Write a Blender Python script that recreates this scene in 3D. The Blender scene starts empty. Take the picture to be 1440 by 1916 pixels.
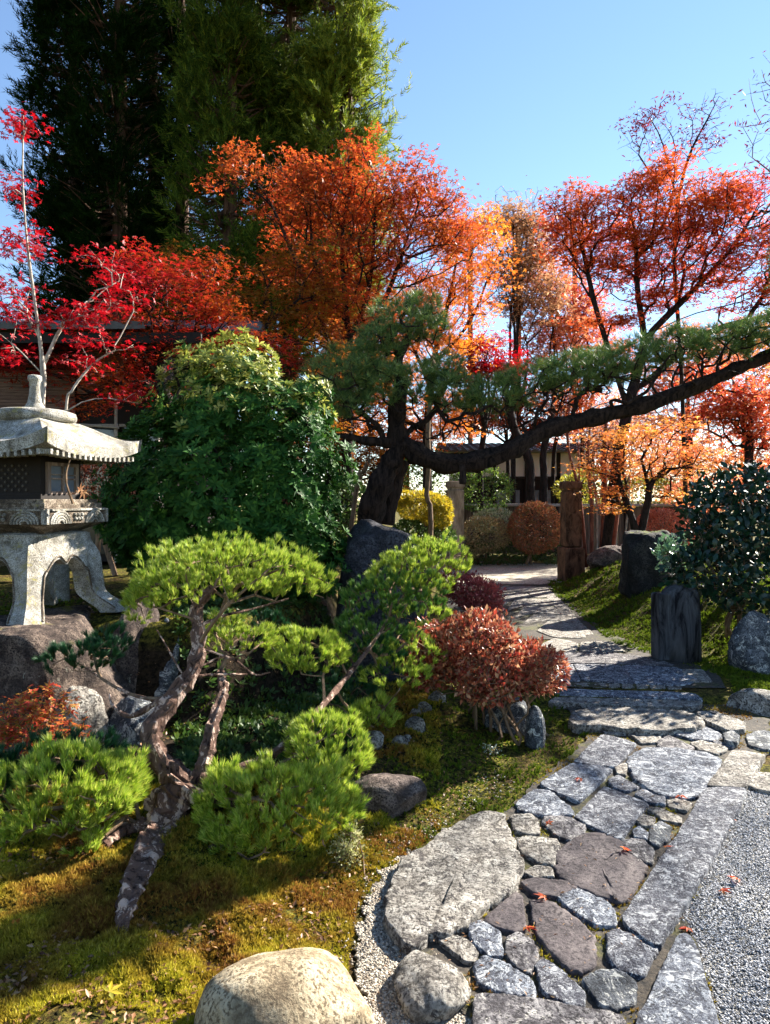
import bpy, math, random
import numpy as np
from mathutils import Vector, Matrix, noise as mnoise

R = math.radians
sc = bpy.context.scene
COL = sc.collection

# ------------------------------------------------------------------ camera, sky, sun, exposure
EYE = 1.5
cam_d = bpy.data.cameras.new("camera")
cam = bpy.data.objects.new("camera", cam_d)
COL.objects.link(cam)
cam.location = (0, 0, EYE)
cam.rotation_euler = (R(90), 0, 0)
cam_d.sensor_fit = 'VERTICAL'
cam_d.sensor_height = 36.0
cam_d.lens = 36.0 * 1300 / 1916
cam_d.shift_y = -23 / 1916
cam_d.clip_start = 0.05
cam_d.clip_end = 2000
sc.camera = cam

SUN_AZ, SUN_EL = 52.0, 31.0          # azimuth clockwise from the view direction
world = bpy.data.worlds.new("World")
sc.world = world
world.use_nodes = True
wn = world.node_tree
wn.nodes.clear()
sky = wn.nodes.new('ShaderNodeTexSky')
sky.sky_type = 'NISHITA'
sky.sun_disc = False
sky.sun_elevation = R(SUN_EL)
sky.sun_rotation = R(SUN_AZ)
sky.air_density = 1.0
sky.dust_density = 0.0
sky.ozone_density = 2.6
bg = wn.nodes.new('ShaderNodeBackground')
bg.inputs['Strength'].default_value = 0.056
wo = wn.nodes.new('ShaderNodeOutputWorld')
wn.links.new(sky.outputs[0], bg.inputs[0])
wn.links.new(bg.outputs[0], wo.inputs[0])

sun_d = bpy.data.lights.new("sun", 'SUN')
sun_d.energy = 5.0
sun_d.angle = R(0.5)
sun_d.color = (1.0, 0.93, 0.82)
sun = bpy.data.objects.new("sun", sun_d)
COL.objects.link(sun)
sun.location = (20, 14, 20)
sdir = Vector((math.sin(R(SUN_AZ)) * math.cos(R(SUN_EL)), math.cos(R(SUN_AZ)) * math.cos(R(SUN_EL)), math.sin(R(SUN_EL))))
sun.rotation_euler = sdir.to_track_quat('Z', 'Y').to_euler()

vs = sc.view_settings
vs.view_transform = 'Standard'
vs.look = 'None'
vs.exposure = 2.28
vs.gamma = 1.0
sc.cycles.max_bounces = 6
sc.cycles.transparent_max_bounces = 8
sc.cycles.diffuse_bounces = 2
sc.cycles.glossy_bounces = 2
sc.cycles.transmission_bounces = 4
sc.cycles.use_adaptive_sampling = True
sc.cycles.adaptive_threshold = 0.02
sc.cycles.use_denoising = True

# ------------------------------------------------------------------ measuring helpers
F = 1300.0
def P(x, y, D):
    """world point seen at photo pixel x,y at a distance D"""
    return np.array(((x - 720) / F * D, D, EYE - (y - 935) / F * D))
def G(x, y, z=0.0):
    D = (EYE - z) * F / (y - 935)
    return np.array(((x - 720) / F * D, D, z))
def sm(t):
    t = np.clip(t, 0, 1)
    return t * t * (3 - 2 * t)
EY = np.array([1.5, 2.02, 2.55, 3.12, 3.58, 4.38, 4.8, 6.0, 7.2, 11.0, 13.0, 16])
EX = np.array([-.15, -.155, -.137, .19, .63, 1.01, 1.33, 0.9, 0.6, 0.8, 0.6, 0.6])
SUPY = np.array([1.4, 5.05, 5.06])
def fbm2(x, y, s=1.0, seed=0.0):
    x = x * s + seed; y = y * s - seed * 1.7
    return (np.sin(x * 1.3 + 1.9 * np.sin(y * .9)) + np.sin(y * 1.7 + 1.3 * np.sin(x * 1.1 + 2)) + .5 * np.sin(x * 3.1 + y * 2.3) + .5 * np.sin(y * 3.7 - x * 2.9 + 1)) / 3
UZ = .045
def gh(x, y):
    x = np.asarray(x, float); y = np.asarray(y, float)
    e = np.interp(y, EY, EX)
    left = sm((e - x) / .9)
    out = np.clip((e - x) / .35, 0, 1)
    h = .13 * left * sm((6 - y) / 1.5) + UZ * sm((y - 5.0) / .12)
    h = h + out * (.024 * fbm2(x, y, 5.0) + .022 * fbm2(x, y, 15, 3) + .010 * fbm2(x, y, 34, 1)) * sm((9 - y) / 3)
    xe = np.interp(y, [4.3, 5.5, 9, 14], [-1.15, -.42, -.6, -1.4])
    h = h + .60 * sm((xe - x) / .4 + .5) * sm((y - 4.15) / .3)
    re = np.interp(y, [3, 5.6, 7, 11, 13], [2.6, 3.0, 2.45, 2.65, 3.2])
    mound = sm((x - re) / 1.1) * sm((y - 6.1) / 1.5) * sm((13 - y) / 1.5)
    h = h + mound * (.42 + .05 * fbm2(x, y, 3, 1))
    h = h + sm((x - re) / .4) * (.02 * fbm2(x, y, 4, 2)) * sm((y - 4.6) / .6)
    return h
def gz(x, y):
    return float(gh(x, y))

# ------------------------------------------------------------------ scene bookkeeping
ORG = {}
def tag(o, label=None, cat=None, group=None, kind=None):
    if label: o["label"] = label
    if cat: o["category"] = cat
    if group: o["group"] = group
    if kind: o["kind"] = kind
    return o
def thing(name, label, cat, loc, group=None):
    o = bpy.data.objects.new(name, None)
    o.empty_display_size = .1
    COL.objects.link(o)
    o.location = [float(c) for c in loc]
    ORG[o.name] = np.array([float(c) for c in loc])
    return tag(o, label, cat, group)
def to_mesh(name, V, Fs, smooth=False):
    V = np.asarray(V, float)
    me = bpy.data.meshes.new(name)
    if isinstance(Fs, np.ndarray):
        n, k = Fs.shape
        me.vertices.add(len(V)); me.vertices.foreach_set('co', V.astype(np.float32).ravel())
        me.loops.add(n * k); me.loops.foreach_set('vertex_index', Fs.astype(np.int32).ravel())
        me.polygons.add(n)
        me.polygons.foreach_set('loop_start', np.arange(0, n * k, k, dtype=np.int32))
        me.polygons.foreach_set('loop_total', np.full(n, k, dtype=np.int32))
        me.update(calc_edges=True)
    else:
        me.from_pydata([tuple(v) for v in V], [], [tuple(f) for f in Fs])
        me.update()
    if smooth:
        me.polygons.foreach_set('use_smooth', np.ones(len(me.polygons), bool))
    return me
def part(name, geo, m, parent=None, smooth=False, loc=None):
    """one mesh object; geometry is given in world coordinates"""
    V, Fs = geo
    V = np.asarray(V, float)
    if parent is not None:
        org = ORG[parent.name]
    else:
        org = np.array(loc if loc is not None else (0, 0, 0), float)
    o = bpy.data.objects.new(name, to_mesh(name, V - org, Fs, smooth))
    COL.objects.link(o)
    o.data.materials.append(m)
    if parent is not None: o.parent = parent
    else: o.location = [float(c) for c in org]
    ORG[o.name] = org
    return o
class MB:
    def __init__(s): s.V = []; s.F = []; s.n = 0
    def add(s, V, Fs):
        V = np.asarray(V, float)
        s.V.append(V); s.F += [tuple(int(i) + s.n for i in f) for f in Fs]; s.n += len(V)
    def box(s, c, size, rz=0.0, taper=1.0, bevel=0.0):
        hx, hy, hz = [d / 2 for d in size]
        b = bevel
        ring = lambda ax, ay, z: [(ax, ay, z), (-ax, ay, z), (-ax, -ay, z), (ax, -ay, z)]
        if b > 0:
            lv = [ring(hx - b, hy - b, -hz), ring(hx, hy, -hz + b), ring(hx * taper, hy * taper, hz - b), ring(hx * taper - b, hy * taper - b, hz)]
        else:
            lv = [ring(hx, hy, -hz), ring(hx * taper, hy * taper, hz)]
        V = np.array([p for r in lv for p in r])
        ca, sa = math.cos(rz), math.sin(rz)
        V = np.stack([V[:, 0] * ca - V[:, 1] * sa + c[0], V[:, 0] * sa + V[:, 1] * ca + c[1], V[:, 2] + c[2]], 1)
        Fs = [(3, 2, 1, 0)]
        L = len(lv)
        for k in range(L - 1):
            for i in range(4):
                j = (i + 1) % 4
                Fs.append((k * 4 + i, k * 4 + j, k * 4 + 4 + j, k * 4 + 4 + i))
        Fs.append(tuple((L - 1) * 4 + i for i in range(4)))
        s.add(V, Fs)
    def tube(s, pts, rad, sides=6, jit=0.0, seed=0):
        V, Fs = tube_geo(pts, rad, sides, jit, seed)
        s.add(V, Fs)
    def lathe(s, c, prof, sides=24):
        V = []; Fs = []
        for r, z in prof:
            for i in range(sides):
                a = 2 * math.pi * i / sides
                V.append((c[0] + r * math.cos(a), c[1] + r * math.sin(a), c[2] + z))
        for k in range(len(prof) - 1):
            for i in range(sides):
                j = (i + 1) % sides
                Fs.append((k * sides + i, k * sides + j, k * sides + sides + j, k * sides + sides + i))
        Fs.append(tuple(reversed(range(sides))))
        Fs.append(tuple((len(prof) - 1) * sides + i for i in range(sides)))
        s.add(V, Fs)
    @property
    def geo(s): return (np.concatenate(s.V), s.F)
def tube_geo(pts, rad, sides=6, jit=0.0, seed=0):
    pts = np.asarray(pts, float); n = len(pts)
    rad = np.broadcast_to(np.asarray(rad, float), (n,))
    T = np.gradient(pts, axis=0); T /= np.linalg.norm(T, axis=1)[:, None] + 1e-9
    u = np.cross(T[0], (0.3, 0.9, 0.2)); u /= np.linalg.norm(u) + 1e-9
    V = np.zeros((n, sides, 3)); a = np.arange(sides) * 2 * math.pi / sides
    rg = np.random.default_rng(seed)
    lob = 1 + jit * rg.uniform(-1, 1, sides)
    for i in range(n):
        u = u - T[i] * u.dot(T[i]); u /= np.linalg.norm(u) + 1e-9
        w = np.cross(T[i], u)
        rr = rad[i] * (lob + jit * .6 * rg.uniform(-1, 1, sides)) if jit else np.full(sides, rad[i])
        V[i] = pts[i] + (np.cos(a) * rr)[:, None] * u + (np.sin(a) * rr)[:, None] * w
    Fs = []
    for i in range(n - 1):
        for k in range(sides):
            k2 = (k + 1) % sides
            Fs.append((i * sides + k, i * sides + k2, (i + 1) * sides + k2, (i + 1) * sides + k))
    V = V.reshape(-1, 3)
    Fs.append(tuple(reversed(range(sides)))); Fs.append(tuple((n - 1) * sides + k for k in range(sides)))
    return V, Fs
def spline(pts, n):
    """Catmull-Rom through pts (any columns)"""
    p = np.asarray(pts, float)
    q = np.vstack([2 * p[0] - p[1], p, 2 * p[-1] - p[-2]])
    out = []
    for t in np.linspace(0, len(p) - 1 - 1e-6, n):
        i = int(t); f = t - i
        a, b, c, d = q[i], q[i + 1], q[i + 2], q[i + 3]
        out.append(.5 * ((2 * b) + (c - a) * f + (2 * a - 5 * b + 4 * c - d) * f * f + (3 * b - a - 3 * c + d) * f ** 3))
    return np.array(out)

def frames(axis, rng=None, up=None):
    """N x3x3 rotation matrices whose first row-vector is along axis"""
    a = axis / (np.linalg.norm(axis, axis=1)[:, None] + 1e-9)
    if up is None: up = rng.normal(size=a.shape)
    s = np.cross(up, a); s /= np.linalg.norm(s, axis=1)[:, None] + 1e-9
    n = np.cross(a, s)
    return np.stack([a, s, n], 1)
def scatter(tv, tf, pos, fr, scale):
    """copies of a small template (verts along, side, normal) in one mesh"""
    tv = np.asarray(tv, float); tf = np.asarray(tf, int)
    N = len(pos); scale = np.asarray(scale, float)
    if scale.ndim == 0: scale = np.full(N, float(scale))
    if scale.ndim == 1: scale = np.repeat(scale[:, None], 3, 1)
    V = np.einsum('vk,nk,nkj->nvj', tv, scale, fr) + pos[:, None, :]
    Fs = (tf[None] + (np.arange(N) * len(tv))[:, None, None]).reshape(-1, tf.shape[1])
    return V.reshape(-1, 3), Fs
def merge(*geos):
    V = []; Fs = []; n = 0
    for v, f in geos:
        V.append(v); Fs.append(np.asarray(f) + n); n += len(v)
    return np.concatenate(V), np.concatenate(Fs)
# templates: along x, side y, normal z
LEAF = ([(0, 0, 0), (.45, .26, .07), (1, 0, -.04), (.45, -.26, .07)], [(0, 1, 2), (0, 2, 3)])
NARROW = ([(0, 0, 0), (.5, .14, .04), (1, 0, -.06), (.5, -.14, .04)], [(0, 1, 2), (0, 2, 3)])
def star_template():
    V = []; Fs = []
    for k, (a, l) in enumerate(((0, 1), (50, .92), (-50, .92), (100, .62), (-100, .62))):
        c, s = math.cos(R(a)), math.sin(R(a)); b = len(V)
        for (x, y, z) in ((0, 0, 0), (.42 * l, .15, .03), (l, 0, -.08), (.42 * l, -.15, .03)):
            V.append((x * c - y * s, x * s + y * c, z))
        Fs += [(b, b + 1, b + 2), (b, b + 2, b + 3)]
    return V, Fs
STAR = star_template()
def star3():
    V = []; Fs = []
    for a, l in ((0, 1), (62, .85), (-62, .85)):
        c, s = math.cos(R(a)), math.sin(R(a)); b = len(V)
        for (x, y, z) in ((0, 0, 0), (.45 * l, .17, .03), (l, 0, -.08), (.45 * l, -.17, .03)):
            V.append((x * c - y * s, x * s + y * c, z))
        Fs += [(b, b + 1, b + 2), (b, b + 2, b + 3)]
    return V, Fs
STAR3 = star3()
def tuft_template(n, spread, width, rng, lmin=.7, droop=0.0):
    V = []; Fs = []
    for i in range(n):
        th = spread * math.sqrt(rng.uniform(0, 1)); ph = rng.uniform(0, 2 * math.pi)
        d = np.array((math.cos(th), math.sin(th) * math.cos(ph), math.sin(th) * math.sin(ph)))
        l = rng.uniform(lmin, 1)
        s = np.cross(d, rng.normal(size=3)); s /= np.linalg.norm(s)
        o = np.array((rng.uniform(0, .25), 0, 0)); b = len(V)
        V += [o - s * width / 2, o + s * width / 2, o + d * l]
        Fs.append((b, b + 1, b + 2))
    return np.array(V), np.array(Fs)

# ------------------------------------------------------------------ materials
def nt(name):
    m = bpy.data.materials.new(name); m.use_nodes = True
    t = m.node_tree; t.nodes.clear()
    return m, t
def node(t, typ, **kw):
    n = t.nodes.new(typ)
    for k, v in kw.items():
        if k.startswith('i_'):
            n.inputs[k[2:].replace('_', ' ')].default_value = v
        else: setattr(n, k, v)
    return n
def ramp(t, src, stops, interp='LINEAR'):
    r = t.nodes.new('ShaderNodeValToRGB'); r.color_ramp.interpolation = interp
    e = r.color_ramp.elements
    while len(e) > 1: e.remove(e[-1])
    e[0].position = stops[0][0]; e[0].color = (*stops[0][1], 1)
    for p, c in stops[1:]:
        x = e.new(p); x.color = (*c, 1)
    t.links.new(src, r.inputs[0])
    return r.outputs[0]
def nz(t, scale, detail=6, rough=.6, dist=0.0, obj=True):
    tc = t.nodes.new('ShaderNodeTexCoord')
    n = node(t, 'ShaderNodeTexNoise'); n.inputs['Scale'].default_value = scale
    n.inputs['Detail'].default_value = detail; n.inputs['Roughness'].default_value = rough; n.inputs['Distortion'].default_value = dist
    t.links.new(tc.outputs['Object'], n.inputs['Vector'])
    return n.outputs['Fac']
def mixc(t, f, a, b, typ='MIX'):
    m = node(t, 'ShaderNodeMix', data_type='RGBA', blend_type=typ)
    for k, v in ((0, f), (6, a), (7, b)):
        if hasattr(v, 'is_linked') or hasattr(v, 'links'): t.links.new(v, m.inputs[k])
        elif k == 0: m.inputs[0].default_value = v
        else: m.inputs[k].default_value = (*v, 1)
    return m.outputs[2]
def finish(t, shader):
    o = t.nodes.new('ShaderNodeOutputMaterial'); t.links.new(shader, o.inputs[0])
def leaf_mat(name, cols, trans=.4, rough=.5, spec=.3, patch=None, patch_scale=1.2, tcol=None):
    m, t = nt(name)
    g = t.nodes.new('ShaderNodeNewGeometry')
    n = len(cols)
    c = ramp(t, g.outputs['Random Per Island'], [((i + .5) / n, cc) for i, cc in enumerate(cols)])
    if patch:
        f = ramp(t, nz(t, patch_scale, 3), [(.42, (0, 0, 0)), (.6, (1, 1, 1))])
        n2 = len(patch)
        c2 = ramp(t, g.outputs['Random Per Island'], [((i + .5) / n2, cc) for i, cc in enumerate(patch)])
        c = mixc(t, f, c, c2)
    p = node(t, 'ShaderNodeBsdfPrincipled'); p.inputs['Roughness'].default_value = rough
    p.inputs['Specular IOR Level'].default_value = spec
    t.links.new(c, p.inputs['Base Color'])
    tr = t.nodes.new('ShaderNodeBsdfTranslucent')
    if tcol: t.links.new(mixc(t, .5, c, tcol), tr.inputs[0])
    else: t.links.new(c, tr.inputs[0])
    mx = t.nodes.new('ShaderNodeMixShader'); mx.inputs[0].default_value = trans
    t.links.new(p.outputs[0], mx.inputs[1]); t.links.new(tr.outputs[0], mx.inputs[2])
    finish(t, mx.outputs[0])
    return m
def rock_mat(name, dark, mid, light, scale=14, bump=.5, moss=None, moss_amt=.5, lichen=None, lichen_pos=.6, rough=.85, speck=120):
    m, t = nt(name)
    a = nz(t, scale, 12, .78, .3)
    c = ramp(t, a, [(.38, dark), (.49, mid), (.60, light)])
    b = nz(t, speck, 3, .6)
    c = mixc(t, ramp(t, b, [(.40, (1, 1, 1)), (.50, (0, 0, 0))]), c, dark)
    v2 = nz(t, scale * .3, 4, .6)
    c = mixc(t, ramp(t, v2, [(.4, (0, 0, 0)), (.65, (.4, .4, .4))]), c, mid)
    if lichen:
        l = nz(t, scale * 1.7, 8, .75, 1.0)
        c = mixc(t, ramp(t, l, [(lichen_pos - .02, (0, 0, 0)), (lichen_pos + .03, (1, 1, 1))]), c, lichen)
        l2 = nz(t, scale * .42, 10, .82, 1.6)
        c = mixc(t, ramp(t, l2, [(lichen_pos - .035, (0, 0, 0)), (lichen_pos - .005, (.85, .85, .85))]), c, lichen)
    if moss:
        g = t.nodes.new('ShaderNodeNewGeometry'); sp = t.nodes.new('ShaderNodeSeparateXYZ')
        t.links.new(g.outputs['Normal'], sp.inputs[0])
        ma = node(t, 'ShaderNodeMath', operation='MULTIPLY'); t.links.new(sp.outputs[2], ma.inputs[0]); t.links.new(nz(t, scale * .5, 5, .6), ma.inputs[1])
        c = mixc(t, ramp(t, ma.outputs[0], [(1 - moss_amt - .1, (0, 0, 0)), (1 - moss_amt, (1, 1, 1))]), c, moss)
    p = node(t, 'ShaderNodeBsdfPrincipled'); p.inputs['Roughness'].default_value = rough
    p.inputs['Specular IOR Level'].default_value = .25
    t.links.new(c, p.inputs['Base Color'])
    h = node(t, 'ShaderNodeMath', operation='ADD'); t.links.new(a, h.inputs[0])
    h2 = node(t, 'ShaderNodeMath', operation='MULTIPLY'); t.links.new(b, h2.inputs[0]); h2.inputs[1].default_value = .35
    t.links.new(h2.outputs[0], h.inputs[1])
    bp = t.nodes.new('ShaderNodeBump'); bp.inputs['Strength'].default_value = bump; bp.inputs['Distance'].default_value = .03
    t.links.new(h.outputs[0], bp.inputs['Height']); t.links.new(bp.outputs[0], p.inputs['Normal'])
    finish(t, p.outputs[0])
    return m
def bark_mat(name, dark, light, scale=18, bump=.8, stretch=(1, 1, .25), p0=.38, p1=.62, mid=None):
    m, t = nt(name)
    tc = t.nodes.new('ShaderNodeTexCoord'); mp = t.nodes.new('ShaderNodeMapping'); mp.inputs['Scale'].default_value = stretch
    t.links.new(tc.outputs['Object'], mp.inputs[0])
    n = node(t, 'ShaderNodeTexNoise'); n.inputs['Scale'].default_value = scale; n.inputs['Detail'].default_value = 8; n.inputs['Roughness'].default_value = .7; n.inputs['Distortion'].default_value = .6
    t.links.new(mp.outputs[0], n.inputs['Vector'])
    c = ramp(t, n.outputs['Fac'], [(p0, dark), (p1, light)] if mid is None else [(.36, dark), (p0, mid), ((p0 + p1) / 2, mid), (p1 - .04, light)])
    p = node(t, 'ShaderNodeBsdfPrincipled'); p.inputs['Roughness'].default_value = .9; p.inputs['Specular IOR Level'].default_value = .15
    t.links.new(c, p.inputs['Base Color'])
    bp = t.nodes.new('ShaderNodeBump'); bp.inputs['Strength'].default_value = bump; bp.inputs['Distance'].default_value = .02
    t.links.new(n.outputs['Fac'], bp.inputs['Height']); t.links.new(bp.outputs[0], p.inputs['Normal'])
    finish(t, p.outputs[0])
    return m
def flat_mat(name, col, rough=.7, metal=0.0, var=.25, scale=30, spec=.3):
    m, t = nt(name)
    c = ramp(t, nz(t, scale, 5), [(.3, tuple(x * (1 - var) for x in col)), (.7, tuple(min(1, x * (1 + var)) for x in col))])
    p = node(t, 'ShaderNodeBsdfPrincipled'); p.inputs['Roughness'].default_value = rough; p.inputs['Metallic'].default_value = metal
    p.inputs['Specular IOR Level'].default_value = spec
    t.links.new(c, p.inputs['Base Color']); finish(t, p.outputs[0])
    return m
def island_mat(name, cols, rough=.8, noise_scale=None, dark=(.02, .02, .02)):
    m, t = nt(name)
    g = t.nodes.new('ShaderNodeNewGeometry'); n = len(cols)
    c = ramp(t, g.outputs['Random Per Island'], [((i + .5) / n, cc) for i, cc in enumerate(cols)])
    if noise_scale:
        c = mixc(t, ramp(t, nz(t, noise_scale, 5), [(.4, (.75, .75, .75)), (.6, (0, 0, 0))]), c, dark)
    p = node(t, 'ShaderNodeBsdfPrincipled'); p.inputs['Roughness'].default_value = rough; p.inputs['Specular IOR Level'].default_value = .25
    t.links.new(c, p.inputs['Base Color']); finish(t, p.outputs[0])
    return m

# ------------------------------------------------------------------ growing trees
def sample_blobs(blobs, n, rng, hollow=0.0):
    """blobs: (px, py, rx, ry, D[, depth radius]) given as seen in the photo, made into world ellipsoids"""
    w = np.array([b[2] * b[3] * (b[4] / 10) ** 0 for b in blobs], float); w /= w.sum()
    out = []
    for b, k in zip(blobs, rng.multinomial(n, w)):
        c = P(b[0], b[1], b[4]); rx = b[2] / F * b[4]; rz = b[3] / F * b[4]
        rd = b[5] if len(b) > 5 else rx * .8
        v = rng.normal(size=(k, 3)); v /= np.linalg.norm(v, axis=1)[:, None] + 1e-9
        r = (hollow + (1 - hollow) * rng.uniform(0, 1, k)) ** (1 / 2.2)
        out.append(c + v * r[:, None] * np.array((rx, rd, rz)))
    return np.concatenate(out)
def grow(stems, attr, bf=.35, wob=.06, rng=None, seg=.35):
    """stems: list of polylines (first starts at the root, later ones start on an earlier one). returns nodes, parent"""
    nodes = []; par = []
    for s in stems:
        s = np.asarray(s, float)
        L = np.linalg.norm(np.diff(s, axis=0), axis=1).sum()
        q = spline(s, max(3, int(L / seg) + 2)) if len(s) > 2 else np.linspace(s[0], s[-1], max(3, int(L / seg) + 2))
        if nodes:
            d = np.linalg.norm(np.array(nodes) - q[0], axis=1); p = int(d.argmin()); q = q[1:]
        else: p = -1
        for k in q:
            nodes.append(k); par.append(p); p = len(nodes) - 1
    nodes = np.array(nodes); par = list(par)
    pl = np.zeros(len(nodes))
    for i in range(1, len(nodes)): pl[i] = pl[par[i]] + np.linalg.norm(nodes[i] - nodes[par[i]])
    A = np.asarray(attr, float); N = len(A); nS = len(nodes)
    left = np.ones(N, bool)
    best = np.full(N, 1e9); bi = np.zeros(N, int)
    pl = list(pl)
    def upd(i0, pt, l):
        d = np.linalg.norm(A - pt, axis=1) ; c = d + bf * l
        m = (c < best) & left
        best[m] = c[m]; bi[m] = i0
    for i in range(nS): upd(i, nodes[i], pl[i])
    nl = list(nodes)
    for _ in range(N):
        b = np.where(left, best, 1e9); j = int(b.argmin())
        a = A[j]; p = bi[j]; left[j] = False
        d = a - nl[p]; L = np.linalg.norm(d)
        k = max(1, int(L / seg))
        for s_ in range(1, k + 1):
            q = nl[bi[j]] + d * s_ / k
            if s_ < k: q = q + rng.normal(size=3) * wob * L / k
            q2 = q
            nl.append(q2); par.append(p); pl.append(pl[p] + L / k); p = len(nl) - 1
            if s_ == k or s_ % 2 == 0: upd(p, q2, pl[p])
    return np.array(nl), np.array(par)
def radii(par, r_root, r_tip):
    n = len(par); w = np.zeros(n); ch = np.zeros(n, int)
    for i in range(1, n): ch[par[i]] += 1
    w[ch == 0] = 1
    for i in range(n - 1, 0, -1): w[par[i]] += w[i]
    w = np.maximum(w, 1)
    e = math.log(r_root / r_tip) / math.log(max(w[0], 2))
    return r_tip * w ** e, w, ch
def skeleton_geo(nodes, par, rad, minr=0, jit=.12, seed=0, keep=None):
    kids = {}
    for i in range(1, len(par)): kids.setdefault(par[i], []).append(i)
    mb = MB(); stack = [(0, None)]
    while stack:
        i, pr = stack.pop()
        pts = [] ; rs = []
        if pr is not None: pts.append(nodes[pr]); rs.append(min(rad[pr], rad[i] * 1.25))
        cur = i
        while True:
            pts.append(nodes[cur]); rs.append(rad[cur])
            k = kids.get(cur, [])
            if not k: break
            k = sorted(k, key=lambda q: -rad[q])
            for o in k[1:]: stack.append((o, cur))
            cur = k[0]
        if len(pts) < 2 or max(rs) < minr: continue
        sd = 10 if max(rs) > .05 else (6 if max(rs) > .012 else 4)
        rs[-1] *= .5
        mb.tube(pts, rs, sd, jit if max(rs) > .02 else 0, seed + i)
    return mb.geo
def leaves_at(pts, per, spread, tmpl, size, rng, flat=.5, droop=.25, zs=.5, smin=.6):
    N = len(pts) * per
    pos = np.repeat(pts, per, 0) + rng.normal(size=(N, 3)) * np.array((spread, spread, spread * zs))
    ax = rng.normal(size=(N, 3)); ax[:, 2] = ax[:, 2] * flat - droop
    up = rng.normal(size=(N, 3)) * .55 * flat * 1.6; up[:, 2] += 1
    return scatter(tmpl[0], tmpl[1], pos, frames(ax, up=up), size * rng.uniform(smin, 1.15, N))
def tree(name, label, cat, stems, blobs, n_attr, per, spread, leaf, size, bark, lmat, r_root, seed, r_tip=.004,
         group=None, bf=.35, wob=.08, flat=.5, droop=.25, zs=.5, hollow=0.0, extra=None, minr=0, seg=.35, crown='crown', thin=1.0, trunk='trunk', gap=None, gf=1.3):
    rng = np.random.default_rng(seed)
    A = sample_blobs(blobs, n_attr, rng, hollow)
    nodes, par = grow(stems, A, bf, wob, rng, seg)
    rad, w, ch = radii(par, r_root, r_tip)
    base = nodes[0]
    t = thing(name, label, cat, base, group)
    part(trunk, skeleton_geo(nodes, par, rad, minr, seed=seed), bark, t, smooth=True)
    tips = nodes[(w <= 3) & (np.arange(len(nodes)) > 6)]
    if thin < 1: tips = tips[rng.uniform(size=len(tips)) < thin]
    if gap is not None:
        nv = np.array([mnoise.noise(Vector((q[0] * gf + seed, q[1] * gf, q[2] * gf * 1.8))) for q in tips]); tips = tips[nv > gap]
    if per > 0:
        part(crown, leaves_at(tips, per, spread, leaf, size, rng, flat, droop, zs), lmat, t)
    return t, tips
# ------------------------------------------------------------------ palette
M_moss_ground, t = nt('moss ground')
a = nz(t, 3.0, 8, .7); b = nz(t, 34, 8, .75)
c1 = ramp(t, b, [(.42, (.010, .012, .003)), (.52, (.08, .075, .010)), (.64, (.24, .20, .022))])
c2 = ramp(t, b, [(.42, (.015, .009, .005)), (.55, (.09, .05, .018)), (.66, (.20, .13, .05))])
c = mixc(t, ramp(t, a, [(.47, (0, 0, 0)), (.62, (1, 1, 1))]), c1, c2)
# bed behind the low pine: its black shadow is put into the ground colour
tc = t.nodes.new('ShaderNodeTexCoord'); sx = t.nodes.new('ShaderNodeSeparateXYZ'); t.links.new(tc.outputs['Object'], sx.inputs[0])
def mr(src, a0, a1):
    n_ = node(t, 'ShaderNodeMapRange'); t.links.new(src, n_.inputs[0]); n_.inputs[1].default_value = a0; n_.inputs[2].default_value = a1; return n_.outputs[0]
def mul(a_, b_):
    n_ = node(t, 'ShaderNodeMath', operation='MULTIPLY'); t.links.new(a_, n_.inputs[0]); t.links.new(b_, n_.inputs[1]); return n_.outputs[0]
bed_shade = mul(mul(mr(sx.outputs[1], 3.1, 3.6), mr(sx.outputs[0], .25, -.15)), mul(mr(sx.outputs[1], 9, 6.5), mr(sx.outputs[2], .66, .55)))
c = mixc(t, bed_shade, c, ramp(t, b, [(.4, (.006, .005, .003)), (.6, (.045, .03, .018))]))
p = node(t, 'ShaderNodeBsdfPrincipled'); p.inputs['Roughness'].default_value = .95; p.inputs['Specular IOR Level'].default_value = .1
t.links.new(c, p.inputs['Base Color'])
bp = t.nodes.new('ShaderNodeBump'); bp.inputs['Strength'].default_value = 1; bp.inputs['Distance'].default_value = .03
t.links.new(b, bp.inputs['Height']); t.links.new(bp.outputs[0], p.inputs['Normal']); finish(t, p.outputs[0])

def gravel_mat(name, stops, scale):
    m, t = nt(name)
    tc = t.nodes.new('ShaderNodeTexCoord')
    v = node(t, 'ShaderNodeTexVoronoi'); v.inputs['Scale'].default_value = scale
    t.links.new(tc.outputs['Object'], v.inputs['Vector'])
    bw = node(t, 'ShaderNodeSeparateColor'); t.links.new(v.outputs['Color'], bw.inputs[0])
    c = ramp(t, bw.outputs[0], stops)
    p = node(t, 'ShaderNodeBsdfPrincipled'); p.inputs['Roughness'].default_value = .9; p.inputs['Specular IOR Level'].default_value = .2
    t.links.new(c, p.inputs['Base Color'])
    bp = t.nodes.new('ShaderNodeBump'); bp.invert = True; bp.inputs['Strength'].default_value = 1; bp.inputs['Distance'].default_value = .012
    t.links.new(v.outputs['Distance'], bp.inputs['Height']); t.links.new(bp.outputs[0], p.inputs['Normal'])
    finish(t, p.outputs[0]); return m
M_gravel = gravel_mat('pale gravel', [(0, (.03, .03, .028)), (.5, (.20, .19, .17)), (1, (.48, .46, .41))], 130)
M_bed, t = nt('sandy joint')
b = nz(t, 40, 8, .7); a = nz(t, 4, 5, .6)
c = mixc(t, ramp(t, a, [(.5, (0, 0, 0)), (.6, (1, 1, 1))]), ramp(t, b, [(.4, (.007, .006, .005)), (.65, (.075, .058, .04))]), ramp(t, b, [(.4, (.008, .010, .003)), (.65, (.09, .085, .012))]))
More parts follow.
